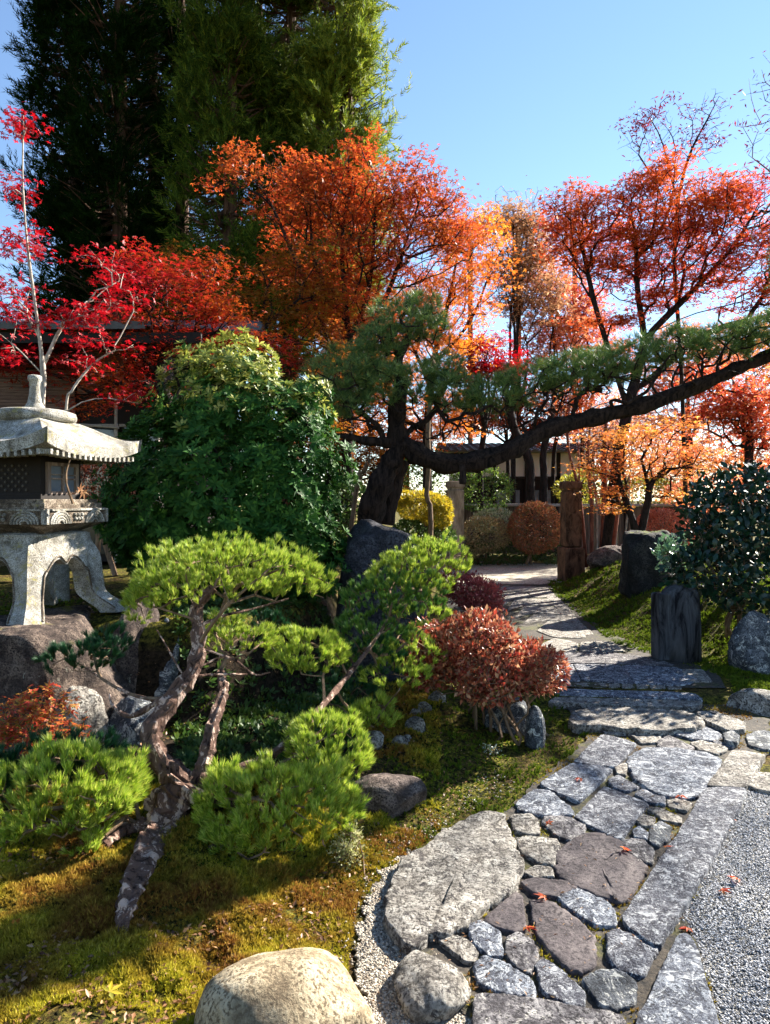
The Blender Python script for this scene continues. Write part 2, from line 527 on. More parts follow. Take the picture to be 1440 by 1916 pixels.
p = node(t, 'ShaderNodeBsdfPrincipled'); p.inputs['Roughness'].default_value = .95
t.links.new(c, p.inputs['Base Color'])
bp = t.nodes.new('ShaderNodeBump'); bp.inputs['Strength'].default_value = .8; bp.inputs['Distance'].default_value = .01
t.links.new(b, bp.inputs['Height']); t.links.new(bp.outputs[0], p.inputs['Normal']); finish(t, p.outputs[0])

M_gran = rock_mat('speckled granite', (.012, .011, .018), (.08, .083, .105), (.36, .375, .40), 30, .9, lichen=(.56, .57, .58), lichen_pos=.585, speck=150)
M_gran2 = rock_mat('dark slate stone', (.028, .022, .024), (.074, .060, .062), (.14, .118, .112), 7, .5, lichen=(.42, .40, .36), lichen_pos=.66, speck=60)
M_gran3 = rock_mat('pale weathered stone', (.05, .042, .035), (.29, .265, .23), (.54, .51, .45), 15, 1.0, lichen=(.04, .034, .034), lichen_pos=.575, speck=80)
M_boulder = rock_mat('buff boulder', (.10, .07, .04), (.33, .26, .16), (.50, .42, .29), 6, .6, lichen=(.16, .13, .09), lichen_pos=.62, speck=90)
M_rockdark = rock_mat('black rock', (.006, .006, .008), (.03, .029, .036), (.09, .088, .10), 6, .8, lichen=(.3, .3, .3), lichen_pos=.66, speck=70)
M_rockmoss = rock_mat('lichened boulder', (.012, .008, .007), (.075, .052, .042), (.24, .18, .14), 12, 1.0, moss=(.11, .10, .012), moss_amt=.36, lichen=(.4, .4, .32), lichen_pos=.66)
M_rockred = rock_mat('brown rock', (.018, .012, .011), (.09, .065, .055), (.26, .20, .17), 13, .9, lichen=(.42, .38, .32), lichen_pos=.66)
M_rockblue = rock_mat('blue grey rock', (.015, .017, .021), (.07, .078, .09), (.22, .23, .25), 10, .9, lichen=(.52, .52, .48), lichen_pos=.58)
M_lantern = rock_mat('lantern granite', (.07, .06, .042), (.32, .30, .26), (.56, .54, .49), 8, .7, lichen=(.26, .23, .09), lichen_pos=.60, speck=160)
M_lanternd = rock_mat('stained lantern granite', (.025, .018, .010), (.11, .08, .055), (.34, .29, .23), 9, .5, lichen=(.22, .19, .07), lichen_pos=.64, speck=140)

B_pine = bark_mat('flaky pine bark', (.016, .008, .006), (.52, .37, .29), 20, 1.3, (1, 1, .5), .46, .62, (.13, .075, .055))
B_pined = bark_mat('black pine bark', (.005, .0035, .003), (.045, .028, .022), 22, 1.0)
B_dark = bark_mat('dark bark', (.006, .0045, .004), (.035, .024, .020), 24, .7)
B_grey = bark_mat('grey bark', (.10, .09, .08), (.36, .32, .27), 26, .5)
B_pale = bark_mat('pale twig bark', (.20, .17, .14), (.55, .48, .40), 30, .5)
B_red = bark_mat('reddish smooth bark', (.07, .022, .014), (.26, .10, .065), 12, .4)
B_tan = bark_mat('tan stems', (.08, .05, .03), (.24, .16, .10), 25, .5)
B_cedar = bark_mat('cedar bark', (.03, .016, .010), (.11, .06, .035), 10, .8, (1, 1, .1))

L_orange = leaf_mat('orange red maple leaves', [(.50, .05, .015), (.62, .11, .02), (.36, .03, .02), (.66, .19, .03)], .5, patch=[(.26, .03, .012), (.46, .12, .02), (.22, .05, .012)], patch_scale=.9)
L_gold = leaf_mat('golden maple leaves', [(.72, .26, .02), (.66, .15, .02), (.74, .36, .04), (.45, .08, .012)], .5, patch=[(.62, .11, .02), (.66, .22, .03)], patch_scale=1.0)
L_amber = leaf_mat('amber dull leaves', [(.30, .09, .008), (.40, .14, .01), (.22, .04, .008), (.30, .15, .015)], .45)
L_red = leaf_mat('red maple leaves', [(.46, .030, .016), (.58, .055, .022), (.30, .014, .012), (.62, .12, .025)], .55, patch=[(.58, .14, .018), (.44, .06, .016)], patch_scale=.9)
L_crim = leaf_mat('crimson maple leaves', [(.38, .004, .010), (.52, .010, .018), (.24, .002, .006)], .42)
L_crim2 = leaf_mat('mottled crimson maple leaves', [(.36, .005, .010), (.46, .012, .018), (.22, .003, .006)], .42, patch=[(.30, .05, .008), (.22, .02, .006), (.38, .09, .012)], patch_scale=.8)  # dark crimson mixed with orange-brown patches
L_pinkred = leaf_mat('rosy maple leaves', [(.52, .05, .025), (.62, .14, .05), (.38, .03, .02), (.64, .22, .07)], .5)
L_wine = leaf_mat('wine coloured leaves', [(.16, .015, .03), (.28, .03, .04), (.08, .02, .04)], .35)
L_peach = leaf_mat('peach leaves', [(.72, .26, .12), (.6, .16, .08), (.75, .38, .16), (.5, .12, .06)], .5)
L_litter = leaf_mat('brown litter leaves', [(.16, .07, .03), (.26, .13, .05), (.08, .035, .02), (.34, .20, .09)], .2)
L_tan = leaf_mat('tan dry leaves', [(.40, .20, .10), (.30, .13, .06), (.5, .28, .14)], .45)
L_yelor = leaf_mat('yellow orange leaves', [(.80, .40, .05), (.8, .25, .04), (.7, .5, .10), (.6, .15, .05)], .5, patch=[(.55, .10, .04), (.7, .22, .05)], patch_scale=1.3)
L_yellow = leaf_mat('yellow shrub leaves', [(.50, .36, .02), (.42, .32, .02), (.25, .24, .03)], .4)
L_green = leaf_mat('dull green leaves', [(.05, .10, .02), (.09, .14, .025), (.03, .07, .015)], .3)
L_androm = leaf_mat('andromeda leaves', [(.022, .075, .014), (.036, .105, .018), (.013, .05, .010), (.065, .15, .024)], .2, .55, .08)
L_androm_lit = leaf_mat('sunlit andromeda leaves', [(.20, .25, .035), (.34, .34, .06), (.09, .16, .025), (.46, .44, .11)], .35, .45, .4)  # yellow sunlight on the bush top, put into the leaf colour
L_camel = leaf_mat('glossy camellia leaves', [(.006, .028, .014), (.010, .040, .018), (.004, .018, .010)], .08, .3, .4)
L_needle = leaf_mat('bright pine needles', [(.20, .35, .025), (.48, .56, .05), (.06, .17, .02), (.72, .72, .16), (.34, .46, .035)], .3, .45, .4)
L_needlem = leaf_mat('mid pine needles', [(.05, .15, .03), (.10, .24, .035), (.025, .09, .02), (.22, .34, .05)], .25, .45, .35)
L_needled = leaf_mat('blue green pine needles', [(.015, .075, .028), (.03, .11, .03), (.01, .05, .02)], .2, .45, .4)
L_needle2 = leaf_mat('mature pine needles', [(.05, .13, .03), (.15, .24, .05), (.28, .34, .08), (.025, .08, .025)], .25, .45, .4)
L_cedar = leaf_mat('cedar sprays', [(.13, .19, .018), (.20, .25, .022), (.03, .06, .008), (.32, .34, .035)], .42, .6, .2)  # sun and shade across the cedar row are put into these spray colours
L_cedar_half = leaf_mat('partly lit cedar sprays', [(.03, .06, .007), (.07, .11, .010), (.008, .02, .004), (.13, .17, .018)], .2, .7, .05)
L_cedar_shade = leaf_mat('shaded cedar sprays', [(.006, .016, .003), (.014, .03, .005), (.003, .010, .003)], .1, .9, .0)
L_azalea = leaf_mat('azalea autumn leaves', [(.36, .085, .045), (.46, .17, .09), (.20, .03, .018), (.56, .32, .17), (.10, .018, .012), (.32, .045, .028)], .38, .42, .4)
L_azaleap = leaf_mat('plum azalea leaves', [(.28, .05, .05), (.38, .09, .08), (.18, .03, .035)], .3, .5, .3)
L_round = leaf_mat('brown red clipped leaves', [(.30, .10, .045), (.40, .15, .06), (.18, .06, .03), (.16, .12, .04)], .3)
L_mixred = leaf_mat('mixed small maple leaves', [(.50, .05, .03), (.40, .10, .02), (.14, .16, .02), (.45, .03, .03), (.5, .25, .04)], .35)
L_mosst = leaf_mat('moss sprigs', [(.34, .32, .016), (.52, .44, .03), (.13, .15, .012), (.60, .48, .07)], .3, .8, .1, patch=[(.26, .12, .025), (.16, .06, .018), (.36, .23, .035)], patch_scale=2.6)
L_mossg = leaf_mat('green moss sprigs', [(.10, .15, .012), (.17, .22, .015), (.04, .07, .008)], .3, .8, .1)
M_post = bark_mat('streaked black stone', (.006, .006, .008), (.09, .095, .105), 9, .5, (1, 1, .22))
M_peb = island_mat('white pebbles', [(.15, .12, .09), (.36, .32, .26), (.50, .46, .38), (.05, .04, .03), (.26, .22, .17)])
M_peb2 = island_mat('grey pebbles', [(.16, .16, .165), (.36, .36, .37), (.56, .56, .56), (.05, .05, .055), (.45, .45, .46)])

# ------------------------------------------------------------------ ground sheets
def grid(xs, ys):
    X, Y = np.meshgrid(xs, ys)
    Z = gh(X, Y)
    V = np.stack([X.ravel(), Y.ravel(), Z.ravel()], 1)
    nx, ny = len(xs), len(ys)
    i = (np.arange(ny - 1)[:, None] * nx + np.arange(nx - 1)[None]).ravel()
    return V, np.stack([i, i + 1, i + nx + 1, i + nx], 1)
xs = np.concatenate([-np.geomspace(900, 6, 22), np.arange(-5.9, 7.5, .045), np.geomspace(7.6, 900, 22)])
ys = np.concatenate([np.array([-300, -60, -10, 0, 1.0]), np.arange(1.3, 8, .045), np.arange(8.05, 18, .15), np.geomspace(18.3, 900, 24)])
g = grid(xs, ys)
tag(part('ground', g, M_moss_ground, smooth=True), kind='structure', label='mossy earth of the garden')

def sheet(name, poly, z, m, label):
    """flat polygon sheet following the ground plane near the path"""
    V = [(p[0], p[1], z) for p in poly]
    o = part(name, (V, [tuple(range(len(V)))]), m)
    return tag(o, kind='structure', label=label)
Z2 = lambda a, b: (720 + a / 2, 1200 + b / 2)           # the close-up of the path, twice enlarged
def Zg(a, b, z=0.0):
    x, y = Z2(a, b); return G(x, y, z)
def rough_edge(poly, amp, n=220, seed=1):
    p = np.array([(q[0], q[1]) for q in poly]); pp = np.vstack([p, p[:1]]); d = np.linalg.norm(np.diff(pp, axis=0), axis=1); cum = np.concatenate([[0], np.cumsum(d)])
    s_ = np.linspace(0, cum[-1], n, endpoint=False); q = np.stack([np.interp(s_, cum, pp[:, k]) for k in (0, 1)], 1)
    for _ in range(3): q = .25 * np.roll(q, 1, 0) + .5 * q + .25 * np.roll(q, -1, 0)
    rg = np.random.default_rng(seed); e = rg.normal(size=(n, 2)); e = (e + np.roll(e, 1, 0) + np.roll(e, -1, 0)) / 2
    return q + e * amp
yard = [Zg(1330, 1700), Zg(1250, 1432), Zg(1165, 1140), Zg(1110, 1050), Zg(1185, 880), Zg(1330, 610), Zg(1372, 540), Zg(1440, 560), Zg(1700, 560), Zg(2300, 900), Zg(2600, 1700)]
sheet('gravel_yard', yard, .010, M_gravel, 'pale grey gravel at the right of the path')
strip = [Zg(-70, 1700), Zg(-90, 1432), Zg(-100, 1150), Zg(-60, 960), Zg(20, 850), Zg(90, 800), Zg(200, 800), Zg(300, 800), Zg(200, 1100), Zg(340, 1432), Zg(340, 1700)]
strip = rough_edge(strip, .022)
sheet('pebble_strip', strip, .004, M_gravel, 'strip of white pebbles between moss and paving')
bed = [Zg(330, 1700), Zg(330, 1432), Zg(150, 1350), Zg(60, 1120), Zg(40, 950), Zg(240, 760), Zg(480, 630), Zg(572, 528), Zg(706, 425), Zg(778, 330), Zg(690, 268), Zg(640, 205), Zg(1180, 205), Zg(1340, 260), Zg(1440, 300), Zg(1440, 420), Zg(1360, 545), Zg(1330, 620), Zg(1190, 890), Zg(1120, 1060), Zg(1170, 1140), Zg(1255, 1432), Zg(1335, 1700)]
bed = rough_edge(bed, .010, 420, 3)
sheet('path', bed, .014, M_bed, 'sandy mortar bed of the stone path')

# far, upper part of the path
Q = lambda a, b: (780 + a / 2.182, 840 + b / 2.182)
def Qg(a, b, z=UZ):
    x, y = Q(a, b); return G(x, y, z)
far_bed = [Qg(480, 975), Qg(600, 830), Qg(560, 780), Qg(200, 780), Qg(120, 640), Qg(150, 555), Qg(-200, 470), Qg(-200, 462), Qg(330, 460), Qg(560, 470), Qg(700, 475), Qg(640, 560), Qg(560, 575), Qg(760, 740), Qg(1000, 845), Qg(1220, 905), Qg(1260, 980)]
sheet('upper_path', far_bed, UZ + .008, M_bed, 'upper path bed beyond the step')
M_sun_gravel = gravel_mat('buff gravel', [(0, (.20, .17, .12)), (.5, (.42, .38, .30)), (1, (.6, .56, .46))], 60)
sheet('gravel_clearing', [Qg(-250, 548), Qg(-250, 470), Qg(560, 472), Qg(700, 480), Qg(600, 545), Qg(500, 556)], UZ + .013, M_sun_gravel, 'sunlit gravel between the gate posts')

# ------------------------------------------------------------------ stones
def stone_geo(poly, top, rng, h=.05, rough=.006, flat=True, base=None, n=56):
    """flat paving stone: poly in ground metres, slightly irregular rounded upper surface"""
    p = np.array([(q[0], q[1]) for q in poly])
    d = np.linalg.norm(np.roll(p, -1, 0) - p, axis=1); tot = d.sum()
    m = n
    cum = np.concatenate([[0], np.cumsum(d)])
    pp = np.vstack([p, p[:1]])
    s = np.linspace(0, tot, m, endpoint=False)
    q = np.stack([np.interp(s, cum, pp[:, k]) for k in (0, 1)], 1)
    it = 1
    c0 = q.mean(0)
    for _ in range(it): q = .25 * np.roll(q, 1, 0) + .5 * q + .25 * np.roll(q, -1, 0)
    area_r = math.sqrt(max(1e-6, abs(np.sum(p[:, 0] * np.roll(p[:, 1], -1) - p[:, 1] * np.roll(p[:, 0], -1)) / 2)))
    c = q.mean(0)
    q = c0 + (q - c0) * (1.035 if flat == 'cut' else 1.085)
    amp = .004 if flat == 'cut' else min(.012, area_r * .03)
    q = q + rng.normal(size=q.shape) * amp * .5
    be = min(.009, area_r * .045) * (.5 if flat == 'cut' else 1)
    V = []; L = []
    dirs = c - q; dl = np.linalg.norm(dirs, axis=1)[:, None]; dn = dirs / dl
    rings = [(0, -h - .03), (0, top - be), (be * .35, top - be * .3), (be * 1.2, top), ]
    for off, z in rings:
        w = q + dn * off
        V.append(np.column_stack([w, np.full(m, z)]))
    inner = q + dn * be * 1.2
    for f in (.85, .7, .55, .4, .25, .12):
        w = c + (inner - c) * f
        V.append(np.column_stack([w, np.full(m, top + .0)]))
    V = np.concatenate(V)
    sd = rng.uniform(0, 50)
    for i in range(m, len(V)):
        k = i // m
        a = rough * (1.0 if k >= 3 else .5)
        V[i, 2] += a * 1.6 * mnoise.noise(Vector((V[i, 0] * 7 + sd, V[i, 1] * 7, 0))) + a * mnoise.noise(Vector((V[i, 0] * 22 + sd, V[i, 1] * 22, 3)))
        if flat is True and k >= 2: V[i, 2] += rough * .9 * (1 - 0)
    Fs = []
    K = len(V) // m
    for k in range(K - 1):
        for i in range(m):
            j = (i + 1) % m
            Fs.append((k * m + i, k * m + j, (k + 1) * m + j, (k + 1) * m + i))
    Fs.append(tuple((K - 1) * m + i for i in range(m)))
    return V, Fs
prng = np.random.default_rng(5)
M_granb = rock_mat('bluish granite', (.014, .015, .022), (.09, .10, .13), (.33, .36, .40), 22, .9, lichen=(.54, .56, .58), lichen_pos=.575, speck=110)
M_granc = rock_mat('brownish granite', (.015, .013, .015), (.085, .078, .086), (.33, .315, .31), 17, .9, lichen=(.50, .48, .43), lichen_pos=.61, speck=80)
GV = [0]
def paver(poly, m, label, top=.026, flat=True, z=0.0, rough=.0035, tr=Zg, name='paving_stone', cat='paving stone', group='stones of the path', n=56):
    pts = [tr(a, b, z + top) for a, b in poly]
    if m is M_gran:
        GV[0] += 1; m = (M_gran, M_granb, M_granc, M_granb, M_gran)[GV[0] % 5]
    geo = stone_geo(pts, z + top, prng, flat=flat, rough=rough, n=n)
    c = geo[0].mean(0); c[2] = z
    o = part(name, geo, m, smooth=True, loc=c)
    return tag(o, label, cat, group)
paver([(165,770),(215,715),(370,650),(435,655),(460,740),(475,785),(510,830),(480,870),(478,915),(420,950),(350,990),(300,1040),(230,1075),(165,1070),(155,1085),(120,1125),(60,1090),(20,1030),(20,960),(45,880),(90,810)], M_gran3, 'largest pale blotched slab of the path, on its left edge above the whitish boulder', .042, rough=.007, n=90)
paver([(185,1105),(260,1100),(310,1120),(345,1160),(330,1195),(290,1190),(215,1130)], M_gran3, 'small pale lens-shaped stone between the largest slab and the whitish boulder')
paver([(370,1045),(430,985),(485,940),(515,960),(525,1075),(480,1085),(400,1060)], M_gran2, 'dark purple triangular stone at the lower right corner of the largest pale slab')
paver([(310,1065),(360,1045),(430,1090),(440,1170),(390,1175),(330,1130)], M_gran, 'dark speckled stone just below the dark purple triangular one')
paver([(455,1110),(500,1090),(550,1120),(575,1170),(545,1240),(500,1225),(450,1170)], M_gran, 'rounded white-blotched stone left of the long dark slate stone')
paver([(335,1210),(370,1180),(450,1205),(540,1260),(565,1310),(550,1335),(420,1310),(350,1280)], M_gran, 'long oval stone with a white rim right beside the whitish boulder')
paver([(565,1210),(600,1190),(680,1245),(745,1315),(740,1360),(690,1365),(590,1310)], M_gran, 'pointed oval stone left of the bluish round one at the bottom')
paver([(545,975),(600,968),(700,1025),(775,1090),(782,1190),(730,1235),(660,1205),(570,1100)], M_gran2, 'long dark slate stone pointing down the middle of the path')
paver([(740,1270),(800,1230),(880,1230),(938,1280),(930,1350),(860,1375),(800,1350)], M_rockblue, 'bluish round stone with cracks near the bottom of the path')
paver([(830,1100),(860,1080),(960,1105),(1018,1150),(960,1250),(870,1225),(835,1180)], M_gran, 'five-sided white and dark stone beside the foot of the long kerb slab')
paver([(650,960),(720,922),(820,965),(860,1010),(860,1055),(790,1060),(700,1010)], M_gran, 'wedge-shaped stone just below the big smooth brown stone')
paver([(510,900),(570,885),(680,900),(715,925),(640,955),(560,945)], M_gran2, 'thin brownish stone left of the wedge below the big brown stone')
paver([(515,865),(565,838),(620,845),(632,880),(560,882)], M_gran3, 'small pinkish pale stone left of the big smooth brown stone')
paver([(490,740),(540,730),(640,740),(655,765),(630,835),(580,830),(510,790)], M_gran3, 'white-topped rounded stone above the small pinkish pale one')
paver([(645,830),(655,780),(740,725),(800,720),(870,745),(970,830),(965,870),(895,960),(860,965),(760,930),(660,880)], M_gran2, 'big smooth brown stone in the middle of the path', .028, rough=.002, n=80)
paver([(470,655),(540,645),(572,670),(578,720),(540,722),(480,705)], M_gran3, 'small squarish pale stone near the upper tip of the largest slab')
paver([(590,680),(600,655),(690,660),(750,690),(740,715),(690,745),(640,725)], M_gran, 'pointed stone with a red leaf on it, left below the square block')
paver([(495,600),(560,555),(610,560),(700,625),(700,645),(640,655),(560,645),(505,630)], M_gran, 'grey rounded stone at the lower end of the long dark rectangular block')
paver([(820,542),(985,605),(880,740),(710,655)], M_gran, 'square cut dark speckled granite block in the middle of the path', .032, 'cut')
paver([(812,345),(942,380),(858,470),(705,448)], M_gran, 'upper cut block of the dark speckled rectangle', .032, 'cut')
paver([(700,453),(852,476),(725,598),(578,530)], M_gran, 'lower cut block of the dark speckled rectangle', .032, 'cut')
paver([(880,770),(895,745),(960,740),(1005,780),(1000,825),(970,830)], M_gran, 'grey stone tucked against the upper right of the big brown one')
paver([(990,700),(1030,675),(1070,695),(1065,740),(1020,765),(990,745)], M_rockblue, 'small bluish stone beside the kerb slab, right of the square block')
paver([(925,710),(950,692),(985,715),(980,740),(935,735)], M_gran, 'tiny stone at the right corner of the square block')
paver([(940,675),(965,650),(1010,660),(1005,690),(965,695)], M_gran3, 'tiny pale stone above the tiny stone at the corner of the square block')
paver([(985,630),(1020,622),(1110,660),(1105,680),(1040,668)], M_gran3, 'thin sliver of pale stone against the kerb slab, right of the square block')
paver([(935,570),(965,553),(1045,575),(1045,610),(980,600)], M_gran, 'narrow stone above the upper right edge of the square block')
paver([(1055,595),(1100,588),(1150,605),(1130,635),(1065,620)], M_gran3, 'small pale stone below the right end of the big rounded square stone')
paver([(835,520),(875,503),(950,545),(900,560),(850,545)], M_gran, 'small grey stone above the top corner of the square block')
paver([(860,475),(890,455),(910,465),(900,500),(870,495)], M_gran3, 'tiny white stone between the rectangle and the big rounded square stone')
paver([(915,440),(980,400),(1080,402),(1180,415),(1245,440),(1248,480),(1190,560),(1120,580),(1020,565),(930,500)], M_gran, 'big rounded square stone in the upper part of the near path', .032, rough=.004, n=80)
paver([(780,330),(810,310),(890,325),(900,345),(840,348)], M_gran3, 'flat stone capping the upper end of the speckled rectangle')
paver([(910,345),(960,330),(1030,345),(1030,375),(960,380)], M_gran3, 'pale stone below the long sunny slab, left of a wavy one')
paver([(1020,375),(1060,352),(1155,395),(1140,410),(1070,408),(1025,395)], M_gran, 'wavy stone just above the big rounded square stone')
paver([(1080,345),(1140,315),(1200,318),(1260,350),(1230,370),(1150,365)], M_gran, 'grey lens stone below the right end of the long sunny slab')
paver([(1145,380),(1180,372),(1270,390),(1280,405),(1240,422),(1170,405)], M_gran3, 'sunny yellowish oval stone above the top of the kerb slab')
paver([(1170,265),(1230,262),(1340,300),(1340,325),(1280,330),(1190,290)], M_gran3, 'brownish slanting slab at the right end of the long sunny slab', .05)
paver([(1200,315),(1225,305),(1275,325),(1250,340)], M_rockblue, 'tiny bluish stone under the brownish slanting slab')
paver([(1265,345),(1300,335),(1328,355),(1310,378),(1275,372)], M_rockblue, 'small round greenish stone near the right edge of the path', .05)
paver([(1225,372),(1305,385),(1300,398),(1240,385)], M_gran, 'thin stone wedged between the sunny oval and the round greenish stone')
paver([(705,290),(720,262),(800,248),(1100,262),(1180,300),(1150,320),(1000,332),(860,322),(720,310)], M_gran3, 'long sunny slab lying just below the stone step', .055, rough=.008, n=80)
paver([(887,1030),(1135,655),(1200,548),(1350,552),(1320,630),(1185,880),(1025,1135)], M_gran, 'long kerb slab running along the right side of the path', .038, 'cut', n=80)
paver([(1205,538),(1300,405),(1420,422),(1355,540)], M_gran3, 'upper kerb slab continuing the long one towards the step', .038, 'cut')
paver([(930,1560),(940,1420),(1100,1095),(1130,1090),(1165,1140),(1250,1432),(1290,1580)], M_gran, 'kerb slab cut off by the bottom edge beside the gravel', .04, 'cut')
paver([(340,1315),(400,1312),(650,1350),(890,1395),(905,1560),(330,1560)], M_gran, 'broad dark speckled slab cut off by the bottom edge', .034, 'cut')
paver([(1350,520),(1380,490),(1560,500),(1560,575),(1440,560),(1380,550)], M_gran3, 'pale slab at the right frame edge above the gravel')
paver([(1355,350),(1400,335),(1520,350),(1520,400),(1420,405),(1365,385)], M_rockblue, 'blotched flat stone at the right frame edge below the boxy boulder')
# step
paver([(618,228),(640,206),(1180,222),(1165,247)], M_gran3, 'lower long slab of the stone step', UZ, 'cut', name='step_slab', cat='step slab', group='slabs of the step', n=80)
paver([(645,200),(655,176),(1150,192),(1185,215)], M_gran, 'upper long slab of the stone step', UZ + .006, 'cut', name='step_slab', cat='step slab', group='slabs of the step', n=80)
for i, (x0, x1) in enumerate(((650, 700), (705, 770), (775, 830), (835, 880), (885, 935), (940, 985), (990, 1050), (1055, 1110))):
    y0 = 156 + (x0 - 650) * .022
    paver([(x0, y0), (x1 - 6, y0 - 1), (x1, y0 + 11), (x0 + 5, y0 + 13)], M_gran3, 'one of a row of small cobbles just behind the stone step', UZ + .006, group='cobbles behind the step', name='cobble', cat='cobble', n=24)
U = dict(top=.016, z=UZ, flat='cut')
paver([(600,150),(655,90),(700,84),(733,146)], M_gran, 'leftmost shaded slab above the step, half under the red azalea', **U)
paver([(742,145),(708,84),(878,87),(932,156)], M_gran, 'middle sunny-patched slab of the row above the step', **U)
paver([(940,156),(886,88),(1090,96),(1175,138),(1120,163)], M_gran, 'right shaded slab of the row above the step, before the stone post', **U)
paver([(1130,150),(1110,104),(1190,105),(1225,150)], M_gran3, 'pale end stone at the right of the row above the step', **U)
paver([(610,80),(640,46),(800,36),(1010,62),(1085,90),(880,82)], M_gran, 'wide slab in the shadow of the stone post', **U)
# stones of the far path (in the second close-up)
for poly, lab in (([(500,800),(560,772),(655,790),(650,826),(590,836)], 'brown flagstone before the wide shaded slab, beside the azalea tip'),
                  ([(665,826),(668,788),(790,784),(850,824)], 'sunny flagstone right of the brown flagstone beyond the step'),
                  ([(490,742),(540,700),(655,715),(690,770),(560,768)], 'flagstone at the lower end of the narrow border stones'),
                  ([(430,715),(480,672),(625,682),(650,712),(535,697)], 'streaked flagstone in the middle of the upper path'),
                  ([(400,690),(440,640),(590,646),(620,678),(478,668)], 'flagstone between the streaked one and the azalea'),
                  ([(370,660),(400,612),(560,612),(586,640),(438,636)], 'large flagstone where branch shadows cross the upper path'),
                  ([(350,640),(350,590),(440,585),(470,606),(395,608)], 'left flagstone beside the plum azalea'),
                  ([(450,583),(515,580),(548,604),(480,606)], 'small flagstone near the far end of the upper path'),
                  ([(340,584),(345,562),(480,560),(508,574),(440,580)], 'farthest flagstone of the upper path')):
    paver(poly, M_gran3, lab, tr=Qg, n=36, group='flagstones of the upper path', **U)
pts0, pts1 = [(490, 562), (560, 640), (610, 700), (668, 765)], [(528, 562), (610, 640), (662, 700), (722, 755)]
e0 = spline(pts0, 8); e1 = spline(pts1, 8)
nm = ['nearest', 'second nearest', 'third nearest', 'middle', 'third farthest', 'second farthest', 'farthest']
for i in range(7):
    a0, b0 = e0[7 - i - 1], e0[7 - i]; a1, b1 = e1[7 - i - 1], e1[7 - i]
    g_ = lambda p, q, f: tuple(np.array(p) * (1 - f) + np.array(q) * f)
    paver([g_(a0, b0, .05), g_(a1, b1, .05), g_(a1, b1, .95), g_(a0, b0, .95)], M_gran3, nm[i] + ' narrow border block along the right of the upper path', tr=Qg, n=28, name='border_stone', cat='border stone', group='border blocks of the upper path', **U)

def boulder(name, label, cat, c, size, m, seed, sub=5, ang=5, rough=.10, group=None, rot=0.0, flat_top=None, cuts=None, sq=1.0):
    """ground-sitting rock: c = base centre; size = full width, depth, height"""
    import bmesh
    bm = bmesh.new(); bmesh.ops.create_icosphere(bm, subdivisions=sub, radius=1)
    rg = np.random.default_rng(seed)
    pl = [(rg.normal(size=3), rg.uniform(.62, .9)) for _ in range(ang)]
    if cuts: pl += [(np.array(a, float), b) for a, b in cuts]
    pl = [(n / np.linalg.norm(n), d) for n, d in pl]
    V = np.array([v.co[:] for v in bm.verts])
    V = np.sign(V) * np.abs(V) ** sq
    sd = rg.uniform(0, 90)
    for k in range(len(V)):
        v = V[k]
        r = 1 + .16 * mnoise.noise(Vector(v * 1.2 + sd)) 
        v = v * r
        for n, d in pl:
            e = v.dot(n) - d
            if e > 0: v = v - n * e * .9
        v = v * (1 + rough * .5 * mnoise.fractal(Vector(v * 3 + sd), .9, 2.2, 5) )
        V[k] = v
    if flat_top is not None: V[:, 2] = np.where(V[:, 2] > flat_top, flat_top + (V[:, 2] - flat_top) * .15, V[:, 2])
    lo, hi = V.min(0), V.max(0)
    V[:, :2] = (V[:, :2] - (lo + hi)[:2] / 2) / (hi - lo)[:2] * np.array(size)[:2]
    V[:, 2] = (V[:, 2] + .30) / (hi[2] + .30) * size[2]
    ca, sa = math.cos(rot), math.sin(rot)
    V = np.stack([V[:, 0] * ca - V[:, 1] * sa, V[:, 0] * sa + V[:, 1] * ca, V[:, 2]], 1) + np.array(c)
    Fs = np.array([[v.index for v in f.verts] for f in bm.faces])
    bm.free()
    o = part(name, (V, Fs), m, smooth=True, loc=c)
    return tag(o, label, cat, group)
# foreground boulder, whitish boulder left of the path
boulder('boulder', 'big smooth buff boulder in the moss at the bottom of the picture', 'boulder', (P(530, 1900, 1.86)[0], 1.88, .0), (.50, .46, .23), M_boulder, 3, ang=3, rough=.04, sub=5)
boulder('boulder', 'whitish faceted boulder at the lower left corner of the path', 'boulder', (*Zg(175, 1290, .03)[:2], 0), (.235, .27, .095), M_gran3, 8, ang=6, rough=.07)
boulder('boulder', 'dark brown blotched boulder between the low pine and the path', 'boulder', (P(722, 1530, 3.33)[0], 3.36, -.01), (.40, .30, .18), M_rockred, 12, ang=6, rough=.08)
boulder('boulder', 'boxy sunlit boulder at the right frame edge near the step', 'boulder', (P(1440, 1330, 4.9)[0], 4.95, -.02), (.52, .35, .17), M_gran3, 15, ang=7, rough=.06)
boulder('boulder', 'blue-grey lichened boulder at the right frame edge under the camellia', 'boulder', (P(1440, 1250, 5.9)[0], 5.95, .1), (.62, .5, .44), M_rockblue, 18, ang=7, rough=.1)
boulder('boulder', 'tall black boulder with a smooth top between the andromeda bush and the low pine', 'boulder', (P(713, 1100, 5.6)[0], 5.7, .0), (.74, .62, 1.34), M_rockdark, 23, ang=1, rough=.06, cuts=[((.1, 0, 1), .92)], sq=.62)
